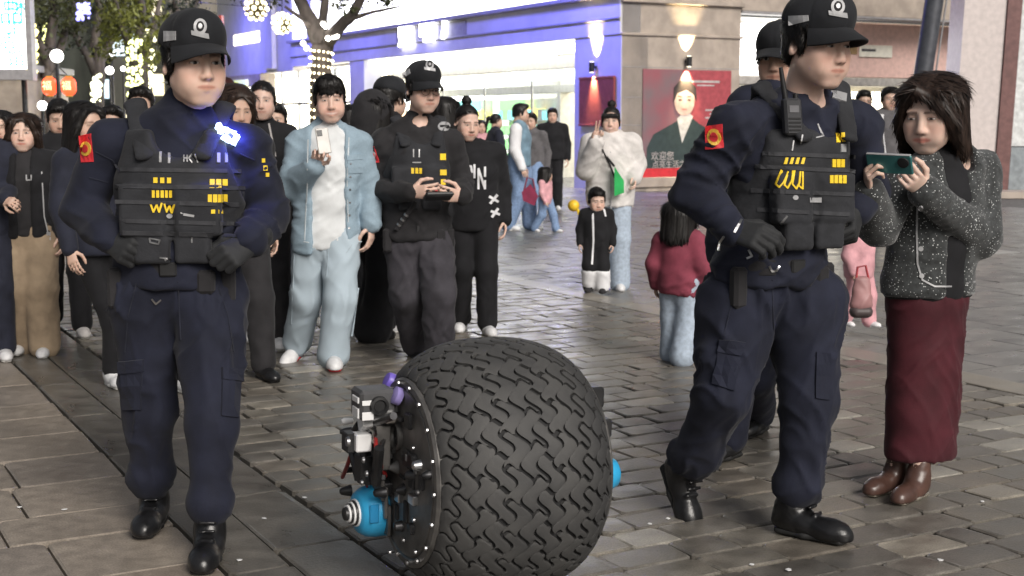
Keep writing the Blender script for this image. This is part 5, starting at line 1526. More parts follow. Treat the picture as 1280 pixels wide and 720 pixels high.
# blue cover with a banded nose
bc = onhub(466, 638, HALF + .05)
MB().lathe(bc, nrm(RX + fwd_ * .10), [(-.05, .083), (.0, .083), (.030, .078), (.052, .064), (.058, .046)], 30).build('blue_cover', M['bluepl'], rob, RO, True)
MB().bbox(bc + RX * .02 + fwd_ * .079 + RUP * .012, (.03, .008, .06), RR, .003).build('cover_rib', mat('blue_rib', (.02, .22, .45), .35), rob, RO)
nx = nrm(RX + fwd_ * .10); np_ = bc + nx * .056
for i in range(5): MB().lathe(np_ + nx * (.002 + .0062 * i), nx, [(0, .044 - .004 * i), (.0055, .043 - .004 * i)], 22).build('nose_band', M['white'] if i % 2 == 0 else M['black'], rob, RO, True)
MB().lathe(np_ + nx * .033, nx, [(0, .022), (.008, .020), (.012, .008)], 18).build('nose_lens', M['black'], rob, RO, True)
rq = random.Random(9)
CM = [M['black'], M['darkmetal'], M['darkmetal'], M['steel'], mat('grey_casting', (.12, .12, .12), .5, .4), M['white']]
for i in range(34):
    px, py = rq.uniform(438, 492), rq.uniform(512, 618)
    if (px - 436) < (py - 500) * -.15: continue
    of = HALF + rq.uniform(.03, .10) * (1 - max(0, (px - 455)) / 60)
    if rq.random() < .6: hbox('fitting', px, py, of, rq.uniform(.012, .05), rq.uniform(.012, .045), rq.uniform(.012, .05), rq.choice(CM), RR @ rotm(rq.uniform(-20, 20), rq.uniform(-25, 25), 0), .003)
    else: hcyl('fitting', px, py, of, [(0, rq.uniform(.008, .02)), (rq.uniform(.012, .035), .012), (.037, .006)], rq.choice(CM), 12)
for i in range(9):
    a = np.array((rq.uniform(445, 485), rq.uniform(505, 560))); b2 = a + np.array((rq.uniform(-18, 22), rq.uniform(30, 80))); m_ = (a + b2) / 2 + np.array((rq.uniform(-14, 6), 0))
    q = [onhub(*(a * (1 - u) ** 2 + 2 * m_ * u * (1 - u) + b2 * u * u), HALF + .04 + .05 * math.sin(math.pi * u)) for u in np.linspace(0, 1, 9)]
    MB().tube(q, rq.choice([.004, .005, .007]), 6).build('cable', rq.choice([M['black'], M['black'], M['steel'], mat('red_cable', (.3, .02, .02), .4)]), rob, RO, True)
for i in range(3): hbox('carrier_plate', 470 + 4 * i, 600 + 22 * i, HALF + .05 - .012 * i, .012, .15, .10, M['hubplate'])
for i in range(26):
    a = rq.uniform(0, 2 * math.pi); r_ = rq.uniform(.05, .235); c_ = hubp(HALF + .018, r_ * math.cos(a), r_ * math.sin(a))
    if i % 3: MB().bbox(c_, (rq.uniform(.010, .035), rq.uniform(.015, .05), rq.uniform(.012, .045)), RR @ rotm(0, 0, 0), .003).build('fitting', rq.choice(CM[:5]), rob, RO)
    else: MB().lathe(c_, RX, [(-.004, rq.uniform(.012, .026)), (rq.uniform(.006, .022), .013), (.024, .006)], 14, RUP).build('fitting', rq.choice(CM[1:5]), rob, RO, True)
# the far hub, seen edge on at the right
MB().lathe(hubp(-HALF + .03, 0, 0), -RX, [(0, .285), (.036, .287), (.044, .280), (.046, .2)], 64, RUP).build('rim_ring', M['hubplate'], rob, RO, True)
MB().lathe(hubp(-HALF, 0, 0), -RX, [(0, .25), (.05, .20), (.07, .08)], 48, RUP).build('housing', M['black'], rob, RO, True)
MB().lathe(hubp(-HALF - .05, .04, -.05), -RX, [(0, .07), (.06, .06), (.095, .045), (.11, .02)], 26, RUP).build('blue_cover', M['bluepl'], rob, RO, True)
MB().bbox(hubp(-HALF - .05, .02, .20), (.09, .08, .07), RR, .008).build('camera_module', M['black'], rob, RO)
MB().bbox(hubp(-HALF - .09, .03, .10), (.07, .06, .06), RR, .006).build('sensor_block', M['black'], rob, RO)
MB().bbox(hubp(-HALF + .0, -.10, .255), (.02, .05, .02), RR, .003).build('white_label', M['white'], rob, RO)
# ------------------------------------------------------------------ the cast
NAVY = M['navy']; BOOT = dict(m=M['bootleather'], sole=M['blacksole'], style='boot')
def apply_px(J, Y, d):
    for k_, v in d.items():
        J[k_] = P(v[0], v[1], Y + (v[2] if len(v) > 2 else 0))
    return J
def lenchk(nm, J, s):
    for q in 'LR':
        print(nm, q, *(f'{a}-{b} {np.linalg.norm(J[a + q] - J[b + q]) / s:.2f}' for a, b in (('sho', 'elb'), ('elb', 'wri'), ('hip', 'kne'), ('kne', 'ank'))))
def rake(J, Y, hits):
    pass
GRP = 'police officers walking with the robot'; PUB = 'people walking along the street'
def strokes(segs, w): 
    out = []
    for s_ in segs: out += g_line(s_, w)
    return out

def vest(root, org, J, s, ax, w, d, h, zt, e=.035, front=(1.0, 0)):
    fwd = np.cross(ax, UP); R = np.stack([ax, fwd, UP], 1)
    f = Fld(); torso_prims(f, J, ax, s, e, w, d, None, k=.05, shoulders=False)
    f.ecap(J['che'], J['upc'] + UP * .03, (.165 * s * w + e, .118 * s * d + e), (.135 * s * w + e, .095 * s * d + e), ax, k=.05)
    f.cut(J['upc'] + UP * zt, UP, k=.02); f.cut(J['wai'] - UP * .03 * s, -UP, k=.02)
    f.ell(J['nek'] + fwd * .10 * s - UP * .05 * s, (.078 * s, .12 * s, .085 * s), R=R, k=.03, op='sub')
    # arm holes
    for q in 'LR': f.ell(J['sho' + q] - UP * .01, (.088 * s, .13 * s, .17 * s), R=R, k=.03, op='sub')
    # front pouches
    mid = J['wai'] * .45 + J['che'] * .55
    fr = mid + fwd * (.112 * s * d + e)
    for (x, z, hw, hh, t) in ((-.085, -.02, .070, .085, .030), (.085, -.02, .070, .085, .030), (.0, -.035, .02, .06, .014), (-.06, -.15, .055, .045, .024), (.065, -.15, .055, .045, .024)):
        f.box(fr + ax * x * s * w + UP * z * s, (hw * s * w, t * s, hh * s), R=R, rnd=.014, k=.014)
    V, Q = f.mesh(h); V = folds(V, Q, .006, (14, 14, 14), 9.0)
    o = obj_np('vest', V, Q, M['vest'], root, org)
    # shoulder straps
    st_ = Fld()
    for q, sg in (('L', 1), ('R', -1)):
        a = J['upc'] + fwd * (.108 * s * d + e * 1.1) + ax * sg * .085 * s * w + UP * .0; b = J['nek'] * .35 + J['sho' + q] * .65 + UP * .075 * s + UP * e * .7; c = J['upc'] - fwd * (.08 * s * d + e * .9) + ax * sg * .085 * s * w
        st_.ecap(a - UP * .06, b, (.034 * s, .014), (.036 * s, .014), ax, k=.02); st_.ecap(b, c - UP * .06, (.036 * s, .014), (.034 * s, .014), ax, k=.02)
    V, Q = st_.mesh(h); obj_np('shoulder_strap', folds(V, Q, .004, (20, 20, 20), 2), Q, M['vest'], o, org)
    return o
def belt(root, org, J, s, ax, w, d, h, dz=.02):
    fwd = np.cross(ax, UP); c = J['pel'] + UP * dz * s; R = np.stack([ax, fwd, UP], 1)
    f = Fld(); f.ecap(c - UP * .1, c + UP * .1, (.163 * s * w + .036, .114 * s * d + .036), (.160 * s * w + .036, .112 * s * d + .036), ax, k=.02)
    f.cut(c + UP * .030, UP, k=.006); f.cut(c - UP * .030, -UP, k=.006)
    V, Q = f.mesh(h); o = obj_np('belt', V, Q, M['blackcloth2'], root, org)
    fr = c + fwd * (.113 * s * d + .038)
    MB().bbox(fr, (.060, .014, .050), R, .006).build('buckle', M['black'], o, org)
    for x, z, sx, sz in ((.155, -.06, .05, .12), (-.16, -.07, .055, .14), (.10, -.045, .06, .08)):
        k_ = math.sqrt(max(.05, 1 - (x / .185) ** 2)); p = c + ax * x * s * w * 1.12 + fwd * (.125 * s * d + .02) * k_ + UP * z * s
        MB().bbox(p, (sx * s, .05, sz * s), R, .012).build('pouch', M['blackcloth2'], o, org)
    return o
capm = (M['capcloth'],)

# ================= left officer
Y = 4.72; base = G(228, 688); s = 1.02
J = skel(1.80, 8, base)
apply_px(J, Y, dict(head=(243, 80, -.06), nek=(230, 147), upc=(228, 172), che=(226, 225), wai=(224, 285), pel=(222, 338), shoR=(137, 178, .02), shoL=(310, 184, .04), elbR=(104, 262, .06), elbL=(337, 268, .10), wriR=(136, 297, -.13), wriL=(314, 303, -.12),
  hipR=(185, 372), hipL=(262, 372), kneR=(187, 512, .02), kneL=(265, 530, -.20), ankR=(192, 622, .12), ankL=(262, 672, -.26)))
lenchk('left', J, s)
o = person('police officer at the left with a glowing blue shoulder lamp and black vest', (base[0], base[1], 0), J,
  dict(sex='m', s=s, near=2, rz=8, w=1.06, head=(34, 3, 0, 1.22), hair='cap', cap=capm, capup=.013, eyes=.75, face=(.98, 1), skin=(.72, .50, .40), group=GRP,
   hands=dict(R=dict(d=P(165, 318, 0 + Y - .20) - P(136, 297, Y - .13), n=(.35, .7, -.3), curl=1.25, sc=1.18, thumb=.7), L=dict(d=P(282, 322, Y - .2) - P(314, 303, Y - .12), n=(-.3, .7, -.3), curl=1.2, sc=1.18, thumb=.7)), gloves=M['glove'],
   trousers=dict(m=NAVY, e=(.032, .022, .014), blouse=.74, end=.80, fold=.030, top=.098), top=dict(m=NAVY, e=.026, hem=.02, collar=.035, sl=(.058, .055, .043), fold=.026), shoes=dict(R=(4, 0), L=(6, 0), sc=1.08, **BOOT)))
OFF_L = o; b = o['body']; org = np.array(b.location)
vo = vest(b, org, J, s, o['ax'], 1.07, 1.04, .0085, .03, .040); bo_ = belt(b, org, J, s, o['ax'], 1.06, 1.06, .0085)
sf = Surf([vo] + [c for c in vo.children] + [o['top'], bo_, o['trousers'], o['glL'], o['glR']]); cf = Surf([o['cap']])
def mk(nm, grids, m, parent, surf, th=.003):
    mb = patch(surf, grids, th)
    return mb.build(nm, m, parent, org, fixn=True)
mk('yellow_webbing', [g_rect(192 + 8.5 * i, 222, 197 + 8.5 * i, 229, 3, 3) for i in range(3)] + [g_rect(190 + 5.4 * i, 238, 193.6 + 5.4 * i, 247, 3, 3) for i in range(5)] + [g_rect(262 + 8 * i, 224, 268 + 8 * i, 235, 3, 3) for i in range(3)] + [g_rect(260 + 6.3 * i, 243, 265 + 6.3 * i, 253, 3, 3) for i in range(4)] + [g_rect(264, 262, 269, 267, 2, 2), g_rect(273, 262, 278, 267, 2, 2)]
   + strokes([[(188, 254), (192, 265), (196, 256), (199, 265), (202, 254)], [(205, 255), (208, 265), (212, 257), (215, 266), (218, 256)]], 2.2), M['yellow'], vo, sf)
mk('white_mark', [g_rect(199, 190, 202, 203, 3, 2), g_rect(210, 191, 213, 204, 3, 2), g_rect(271, 191, 275, 203, 3, 2), g_rect(281, 191, 284, 203, 3, 2)] + strokes([[(230, 194), (230, 202)], [(234, 194), (234, 202)], [(230, 198), (234, 198)], [(240, 193), (236, 198), (240, 203)], [(244, 193), (247, 203)], [(226, 266), (228, 267)]], 1.4) + [g_disc(212, 270, 4, 3)] + strokes([[(230, 268), (242, 270)]], 3), M['silver'], vo, sf)
mk('buckle_ring', strokes([[(187, 298), (200, 300), (198, 305), (188, 303), (187, 298)], [(190, 374), (195, 380), (201, 375)], [(200, 322), (214, 324)], [(206, 322), (209, 334), (213, 342)], [(240, 297), (240, 303)]], 1.8), M['steel'], vo, sf, .004)
ap = mk('arm_patch', [g_quad((99, 170), (114, 167), (117, 202), (102, 203), 4, 4)], M['red'], o['top'], sf)
mk('patch_emblem', [g_disc(108, 186, 6.5, 9, 3)], mat('gold_thread', (.75, .45, .06), .5), ap, sf, .005)
mk('patch_emblem', [g_disc(108, 186, 3.4, 5, 3)], M['red'], ap, sf, .007)
mk('sleeve_badge', [g_rect(327, 198, 331, 203, 2, 2), g_rect(329, 207, 334, 213, 2, 2), g_rect(332, 216, 336, 221, 2, 2)], M['yellow'], o['top'], sf)
# webbing rows on the vest, pockets and seams
def webbing(vo, sf, rows, m):
    mk('webbing_row', [g for (x0, y0, x1, y1) in rows for g in g_line([(x0 + (x1 - x0) * i / 6, y0 + (y1 - y0) * i / 6) for i in range(7)], 5.0)], m, vo, sf, .0035)
M['webbing'] = mat('dark_webbing', (.034, .035, .040), .8, var=.15, vscale=30, bump=.2, bscale=300)
webbing(vo, sf, [(152, 212, 300, 214), (146, 233, 305, 235), (146, 252, 306, 256), (150, 276, 300, 280), (155, 291, 296, 294)], M['webbing'])
mk('cargo_pocket', [g_quad((152, 455), (178, 452), (176, 512), (154, 512), 5, 4)], NAVY, o['trousers'], sf, .008)
mk('cargo_pocket', [g_quad((278, 462), (300, 465), (297, 522), (276, 520), 5, 4)], NAVY, o['trousers'], sf, .008)
mk('pocket_flap', [g_quad((150, 452), (179, 449), (179, 464), (151, 467), 3, 4)], NAVY, o['trousers'], sf, .013)
mk('pocket_flap', [g_quad((277, 459), (302, 462), (301, 477), (277, 474), 3, 4)], NAVY, o['trousers'], sf, .013)
mk('seam', strokes([[(222, 352), (224, 385), (226, 425)], [(170, 355), (160, 395), (156, 440)], [(272, 355), (285, 395), (292, 440)]], 1.3), M['navy2'], o['trousers'], sf, .003)
mk('jacket_seam', strokes([[(120, 190), (140, 200), (150, 215)], [(300, 192), (318, 200)], [(112, 222), (134, 228)]], 1.2), M['navy2'], o['top'], sf, .003)
# shoulder lamp
lt = mk('shoulder_lamp', [g_quad((269, 160), (275, 156), (298, 170), (294, 181), 4, 6)], M['black'], o['top'], sf, .012)
mk('lamp_tube', strokes([[(272, 158), (274, 164), (280, 165)], [(278, 172), (285, 177), (293, 178), (297, 172)]], 5) + strokes([[(284, 166), (294, 169)]], 3), emat('lamp_blue', (.55, .72, 1.0), 4), lt, sf, .020)
hc, nc = sf.hit(283, 168)
ld = bpy.data.lights.new('shoulder_lamp_beam', 'SPOT'); ld.energy = 2.6; ld.spot_size = math.radians(150); ld.spot_blend = .9; ld.color = (.05, .07, 1.0); ld.shadow_soft_size = .03
lo = link('beam', ld, lt); lo.location = [float(c) for c in hc + nc * .07 - UP * .005 - org]; lo.rotation_euler = Vector(nc + UP * .25).to_track_quat('Z', 'Y').to_euler()
def cap_marks(o, org, badge, strips, surf):
    (cx, cy, rx, ry, tilt) = badge
    bd = mk('cap_badge', [g_disc(cx, cy - ry * .12, rx * .78, ry * .80, 4, 16)] + [g_quad((cx - rx * 1.05, cy + ry * .35 - tilt), (cx + rx * 1.0, cy + ry * .45 + tilt), (cx + rx * 1.1, cy + ry * .98 + tilt), (cx - rx * 1.0, cy + ry * .80 - tilt), 3, 5)], M['silver'], o['cap'], surf, .004)
    mk('badge_shield', [g_disc(cx, cy - ry * .14, rx * .46, ry * .50, 3, 14)], M['blackcloth2'], bd, surf, .006)
    mk('badge_shield', [g_disc(cx, cy - ry * .16, rx * .24, ry * .26, 3, 12)], M['silver'], bd, surf, .0075)
    for q in strips: mk('reflective_strip', [g_quad(*q, 3, 5)], M['silver'], o['cap'], surf, .003)
cap_marks(o, org, (250, 35, 10.5, 12.5, 1.5), [((205, 39), (220, 39), (220, 50), (205, 52))], cf)
# ================= right officer
Y = 4.80; base = G(945, 672); s = 1.02
J = skel(1.80, 30, base)
apply_px(J, Y, dict(head=(1022, 56, -.10), nek=(1008, 122), upc=(998, 150), che=(985, 205), wai=(972, 275), pel=(962, 335), shoR=(918, 160, -.12), shoL=(1072, 155, .12), elbR=(868, 240, -.06), elbL=(1084, 240, .22), wriR=(915, 287, -.24), wriL=(1072, 265, .10),
  hipR=(922, 385, -.02), hipL=(1008, 385, .02), kneR=(905, 492, -.08), kneL=(1012, 500, -.08), ankR=(857, 590, .16), ankL=(993, 632, -.08)))
lenchk('right', J, s)
o = person('police officer at the right with a walkie talkie on his chest', (base[0], base[1], 0), J,
  dict(sex='m', s=s, near=2, rz=28, w=1.04, head=(33, 9, 0, 1.22), hair='cap', cap=capm, capup=.013, eyes=.6, skin=(.70, .48, .39), group=GRP,
   hands=dict(R=dict(d=P(965, 300, Y - .34) - P(915, 287, Y - .24), n=(.1, .8, -.5), curl=.75, sc=1.2, thumb=.5), L=dict(d=P(1066, 295, Y + .04) - P(1072, 265, Y + .1), n=(-.8, .3, 0), curl=1.2, sc=1.18)), gloves=M['glove'],
   trousers=dict(m=NAVY, e=(.036, .034, .020), blouse=.80, end=.84, fold=.030, top=.102), top=dict(m=NAVY, e=.026, hem=.02, collar=.015, vneck=.55, sl=(.060, .057, .043), fold=.026), shoes=dict(R=(30, 58), L=(52, 0), sc=1.12, **BOOT)))
OFF_R = o; b = o['body']; org = np.array(b.location)
vo = vest(b, org, J, s, o['ax'], 1.05, 1.06, .0085, -.03, .040); bo_ = belt(b, org, J, s, o['ax'], 1.04, 1.06, .0085)
sf = Surf([vo] + [c for c in vo.children] + [o['top'], bo_, o['trousers'], o['glL'], o['glR']]); cf = Surf([o['cap']])
mk('yellow_webbing', [g_quad((982 + 7 * i, 197), (985.5 + 7 * i, 197), (983.5 + 7 * i, 205), (979.5 + 7 * i, 205), 3, 3) for i in range(4)] + [g_rect(1045, 167, 1050, 178, 3, 3), g_rect(1052, 166, 1056, 177, 3, 3)] + [g_rect(1040 + 5.4 * i, 199, 1044.3 + 5.4 * i, 209, 3, 3) for i in range(3)] + [g_rect(1037 + 5.4 * i, 219, 1041.3 + 5.4 * i, 229, 3, 3) for i in range(4)]
   + strokes([[(977, 213), (970, 230), (974, 234), (979, 228), (985, 215), (980, 231), (984, 235), (989, 226), (991, 214)], [(993, 214), (990, 230), (995, 236), (999, 228), (1000, 215), (998, 232), (1003, 236), (1003, 215)]], 1.9), M['yellow'], vo, sf)
mk('white_mark', strokes([[(992, 176), (990, 188)], [(1003, 169), (1001, 180)], [(1022, 155), (1026, 166)], [(1024, 160), (1029, 170), (1020, 172)]], 1.6) + [g_disc(994, 247, 3.5, 3), g_rect(1012, 247, 1027, 253), g_rect(1051, 180, 1057, 190)], M['silver'], vo, sf)
mk('buckle_ring', strokes([[(983, 270), (976, 279)], [(899, 313), (901, 302), (905, 296)], [(936, 313), (940, 320), (934, 323)], [(962, 333), (965, 339), (971, 338), (974, 333)], [(926, 275), (918, 290)]], 2.6), M['steel'], vo, sf, .004)
ap = mk('arm_patch', [g_quad((882, 158), (903, 155), (904, 185), (882, 187), 4, 4)], M['red'], o['top'], sf)
mk('patch_emblem', [g_disc(893, 172, 8.5, 10.5, 3)], mat('gold_thread', (.75, .45, .06), .5), ap, sf, .005); mk('patch_emblem', [g_disc(893, 172, 5, 6, 3)], M['red'], ap, sf, .007)
mk('epaulette', [g_quad((1040, 113), (1058, 118), (1057, 128), (1040, 123), 3, 4)], M['silver'], o['top'], sf, .006)
cap_marks(o, org, (1047, 10, 11, 12, 1.0), [((986, 20), (1010, 19), (1011, 26), (986, 32))], cf)
webbing(vo, sf, [(945, 208, 1068, 214), (940, 238, 1066, 243), (948, 262, 1060, 268), (955, 192, 1068, 196)], M['webbing'])
mk('cargo_pocket', [g_quad((900, 428), (928, 432), (918, 488), (890, 480), 5, 4)], NAVY, o['trousers'], sf, .008)
mk('pocket_flap', [g_quad((901, 424), (931, 428), (928, 444), (897, 440), 3, 4)], NAVY, o['trousers'], sf, .013)
mk('cargo_pocket', [g_quad((1020, 440), (1038, 442), (1036, 500), (1019, 498), 5, 4)], NAVY, o['trousers'], sf, .008)
mk('seam', strokes([[(965, 350), (966, 385), (968, 425)], [(925, 352), (912, 390), (905, 420)]], 1.3), M['navy2'], o['trousers'], sf, .003)
# walkie talkie clipped on the chest
q, n_ = sf.hit(986, 146); rt = nrm(np.cross(UP, n_)); upv = nrm(UP * .98 - rt * .10); dn = np.cross(rt, upv); R = np.stack([rt, dn, upv], 1)
dn = dn if dn @ (CAM - q) > 0 else -dn
c = q + dn * .022
rd = thing('walkie_talkie', 'black walkie talkie with a stub antenna clipped to the chest of the right officer', 'radio', c)
MB().bbox(c, (.066, .036, .125), R, .008).build('radio_body', mat('radio_plastic', (.035, .036, .040), .45, var=.1), rd, c)
MB().tube([c + upv * .06 - rt * .02, c + upv * .165 - rt * .03], [.010, .007], 10).build('antenna', M['black'], rd, c, True)
MB().tube([c + upv * .06 + rt * .018, c + upv * .078 + rt * .018], .009, 10).build('knob', M['black'], rd, c, True)
MB().bbox(c + dn * .019 + upv * .026, (.036, .003, .024), R, .001).build('radio_screen', mat('radio_screen', (.16, .16, .17), .2), rd, c)
for i in range(4): MB().bbox(c + dn * .019 - upv * (.006 + .013 * i), (.046, .003, .006), R, .001).build('speaker_slot', M['tyrebody'], rd, c)

# ================= officer in the middle with glasses and a controller
Y = 8.2; base = G(522, 452); s = 1.0
J = skel(1.78, 22, base)
apply_px(J, Y, dict(head=(529, 112, -.06), nek=(524, 152), upc=(522, 168), che=(520, 200), wai=(520, 245), pel=(522, 288), shoR=(480, 178, -.02), shoL=(564, 178, .06), elbR=(468, 236, .02), elbL=(577, 232, .12), wriR=(514, 240, -.30), wriL=(578, 246, -.20),
  hipR=(505, 305), hipL=(543, 305), kneR=(508, 370, -.06), kneL=(549, 368, -.16), ankR=(519, 432, .2), ankL=(549, 438, -.1)))
lenchk('mid', J, s)
o = person('police officer with glasses and a black cap working a handheld controller in the middle', (base[0], base[1], 0), J,
  dict(sex='m', s=s, near=1, rz=22, w=1.06, head=(30, 9, 0, 1.14), hair='cap', cap=capm, capup=.012, eyes=.6, skin=(.70, .48, .39), group=GRP,
   hands=dict(R=dict(d=P(541, 240, Y - .36) - P(514, 240, Y - .30), n=(.2, .75, .1), curl=.75, sc=1.15, thumb=.3, side=1), L=dict(d=P(558, 243, Y - .28) - P(578, 246, Y - .20), n=(-.2, .75, .1), curl=.75, sc=1.15, thumb=.3)),
   trousers=dict(m=M['greypant'], e=(.030, .034, .034), fold=.024), top=dict(m=M['blackcloth2'], e=.026, hem=.02, collar=.015, vneck=.5, sl=(.062, .056, .044), fold=.022), shoes=dict(R=(20, 20), L=(24, 0), **BOOT)))
OFF_M = o; b = o['body']; org = np.array(b.location)
vo = vest(b, org, J, s, o['ax'], 1.06, 1.05, .011, .0, .034); bo_ = belt(b, org, J, s, o['ax'], 1.06, 1.05, .012)
sf = Surf([vo] + [c for c in vo.children] + [o['top'], bo_, o['trousers']]); cf = Surf([o['cap']])
mk('yellow_webbing', [g_rect(514 + 5 * i, 210, 517.5 + 5 * i, 217, 2, 2) for i in range(3)] + [g_rect(550, 192, 557, 200, 2, 3), g_rect(550, 212, 558, 219, 2, 3), g_rect(551, 224, 557, 231, 2, 3)], M['yellow'], vo, sf)
mk('white_mark', strokes([[(517, 187), (517, 196)], [(524, 187), (524, 196)], [(516, 203), (526, 203)]], 1.4), M['silver'], vo, sf)
bdg = mk('chest_badge', [g_disc(555, 158, 8, 6, 3)], M['silver'], o['top'], sf); mk('badge_text', strokes([[(550, 158), (560, 158)]], 2.5), M['blackcloth2'], bdg, sf, .006)
ap = mk('arm_patch', [g_quad((457, 184), (468, 183), (474, 203), (458, 204), 3, 3)], M['red'], o['top'], sf); mk('patch_emblem', [g_disc(465, 194, 4.5, 5, 3)], M['silver'], ap, sf, .005); mk('patch_emblem', [g_disc(466, 194, 2.5, 3, 3)], M['red'], ap, sf, .007)
cap_marks(o, org, (537, 82, 6.5, 7, .5), [((503, 92), (512, 86), (513, 92), (504, 98))], cf)
T = o['T']
gl = MB()
for q in (-1, 1):
    ring = [(q * .031 + .024 * math.cos(a), -.098 + .25 * abs(.031 + .024 * math.cos(a) * q * q - .031) , .002 + .018 * math.sin(a)) for a in np.linspace(0, 2 * math.pi, 17)]
    gl.tube(list(T(ring)), .0016, 6, False); gl.tube(list(T([(q * .055, -.094, .006), (q * .078, -.06, .008), (q * .080, .0, .008)])), .0016, 6)
gl.tube(list(T([(-.008, -.100, .006), (.008, -.100, .006)])), .0016, 6)
gl.build('glasses', M['black'], b, org, True)
c = (P(548, 245, Y - .34)); 
cn = thing('controller', 'small black handheld controller held by the officer with glasses', 'controller', c)
Rc = rotm(20, 0, 0) @ rotm(0, -25, 0)
MB().bbox(c, (.17, .085, .03), Rc, .010).build('case', M['black'], cn, c); MB().bbox(c + Rc @ np.array((0, .02, .018)), (.10, .045, .006), Rc, .002).build('screen', mat('dark_screen', (.05, .06, .07), .15), cn, c)
for q in (-1, 1): MB().lathe(c + Rc @ np.array((q * .062, -.01, .014)), Rc[:, 2], [(0, .006), (.014, .005), (.015, .011), (.02, .010)], 12).build('thumb_stick', M['darkmetal'], cn, c, True)
MB().bbox(c + Rc @ np.array((-.02, -.035, .018)), (.016, .012, .005), Rc, .001).build('red_button', M['red'], cn, c)
# baton hanging from his belt
q0, q1 = P(520, 252, Y - .2), P(495, 287, Y - .17)
bt = thing('baton', 'dark straight baton hanging at the hip of the officer with glasses', 'baton', q1)
MB().tube([q0, q1], [.012, .014], 8).build('shaft', M['blackcloth2'], bt, q1, True)
for u in (.45, .62, .8): 
    p = q0 + (q1 - q0) * u; MB().lathe(p, q1 - q0, [(0, .0165), (.012, .0165)], 12).build('ring', M['steel'], bt, q1, True)

# ================= man in denim with a phone
Y = 8.1; base = G(395, 462); s = .98
J = skel(1.76, 5, base)
apply_px(J, Y, dict(head=(412, 124, -.05), nek=(410, 160), upc=(410, 176), che=(410, 208), wai=(408, 250), pel=(408, 292), shoR=(374, 180, .0), shoL=(448, 180, .03), elbR=(366, 232, -.06), elbL=(463, 235, .07), wriR=(394, 208, -.26), wriL=(464, 280, .0),
  hipR=(390, 302), hipL=(428, 302), kneR=(383, 372, .02), kneL=(424, 374, -.10), ankR=(372, 424, .18), ankL=(417, 452, -.06)))
lenchk('denim', J, s)
o = person('smiling young man in a light denim jacket and pale jeans holding up a phone', (base[0], base[1], 0), J,
  dict(sex='m', s=s, near=1, rz=5, w=.98, head=(12, 8, -3, 1.14), hair='side', eyes=.5, smile=1.5, skin=(.70, .48, .39), group=PUB,
   hands=dict(R=dict(d=P(401, 184, Y - .30) - P(394, 208, Y - .26), n=(.2, -.5, .1), curl=.9, sc=1.1, thumb=.6, side=1), L=dict(d=(0.0, -.1, -1), n=(-1, .3, 0), curl=.5, sc=1.1)),
   inner=dict(m=M['tee'], e=.014, hem=.07, collar=.0, fold=.012, seed=4.0, name='white_shirt'),
   trousers=dict(m=M['jean'], e=(.014, .036, .046), top=.094, fold=.026, end=1.04), top=dict(m=M['denim'], e=.036, hem=.10, collar=.02, sl=(.056, .055, .048), open=(.10, .012), fold=.020, ff=(9, 9, 12), name='denim_jacket'), shoes=dict(R=(-30, 30), L=(12, 0), m=M['shoewhite'], sole=M['redsole'], sc=1.1)))
DEN = o; b = o['body']; org = np.array(b.location); sf = Surf([o['top']])
mk('button', [g_disc(438 - .3 * i, 205 + 16 * i, 1.3, 1.3, 2, 8) for i in range(6)], M['steel'], o['top'], sf, .004)
sj = Surf([o['trousers']])
mk('seam', strokes([[(409, 300), (410, 325), (408, 345)], [(368, 312), (366, 360), (364, 405)], [(452, 312), (448, 360), (440, 420)], [(376, 306), (384, 316), (384, 306)], [(440, 306), (433, 316)]], 1.0), mat('jean_thread', (.36, .43, .48), .8), o['trousers'], sj, .003)
mk('jacket_pocket', [g_quad((434, 196), (452, 194), (453, 216), (435, 217), 4, 4)], M['denim'], o['top'], sf, .005)
mk('pocket_flap', [g_quad((433, 194), (453, 192), (453, 199), (434, 201), 3, 4)], M['denim'], o['top'], sf, .009)
mk('seam', strokes([[(436, 172), (434, 230), (436, 300)], [(385, 175), (384, 230), (381, 300)], [(380, 302), (386, 303)], [(436, 303), (452, 302)]], 1.0), mat('pale_thread', (.55, .60, .62), .8), o['top'], sf, .003)
c = P(404, 176, Y - .34)
ph = thing('phone', 'pale phone held up by the smiling man in denim', 'phone', c); Rp = rotm(15, -15, -6)
MB().bbox(c, (.074, .010, .150), Rp, .004).build('phone_body', mat('phone_pale', (.45, .43, .40), .3), ph, c)
MB().bbox(c + Rp @ np.array((-.015, -.0065, .045)), (.03, .004, .035), Rp, .001).build('camera_bump', M['black'], ph, c)
MB().bbox(c + Rp @ np.array((0, .0056, 0)), (.068, .002, .142), Rp, .0005).build('screen', mat('phone_screen', (.03, .03, .035), .1), ph, c)

# ================= woman in tweed with a phone
Y = 5.3; base = G(1138, 622); s = .93
J = skel(1.62, -38, base)
apply_px(J, Y, dict(head=(1163, 142, -.06), nek=(1186, 192, .02), upc=(1184, 212, .0), che=(1174, 255), wai=(1166, 305), pel=(1160, 352), shoR=(1126, 228, -.12), shoL=(1226, 214, .10), elbR=(1098, 283, -.18), elbL=(1226, 296, -.02), wriR=(1086, 238, -.36), wriL=(1154, 238, -.30),
  hipR=(1140, 378, -.05), hipL=(1182, 378, .05), kneR=(1138, 480, -.06), kneL=(1168, 485, -.04), ankR=(1118, 590, .0), ankL=(1146, 604, -.10)))
lenchk('tweed', J, s)
M['tweed'] = mat('tweed_weave', (.030, .033, .034), .85, var=.3, vscale=40, bump=.5, bscale=120, sheen=.3)
nt = M['tweed'].node_tree; b_ = nt.nodes['Principled BSDF']
vo_ = nt.nodes.new('ShaderNodeTexVoronoi'); vo_.inputs['Scale'].default_value = 95
tcn = nt.nodes.new('ShaderNodeTexCoord'); nt.links.new(tcn.outputs['Object'], vo_.inputs['Vector'])
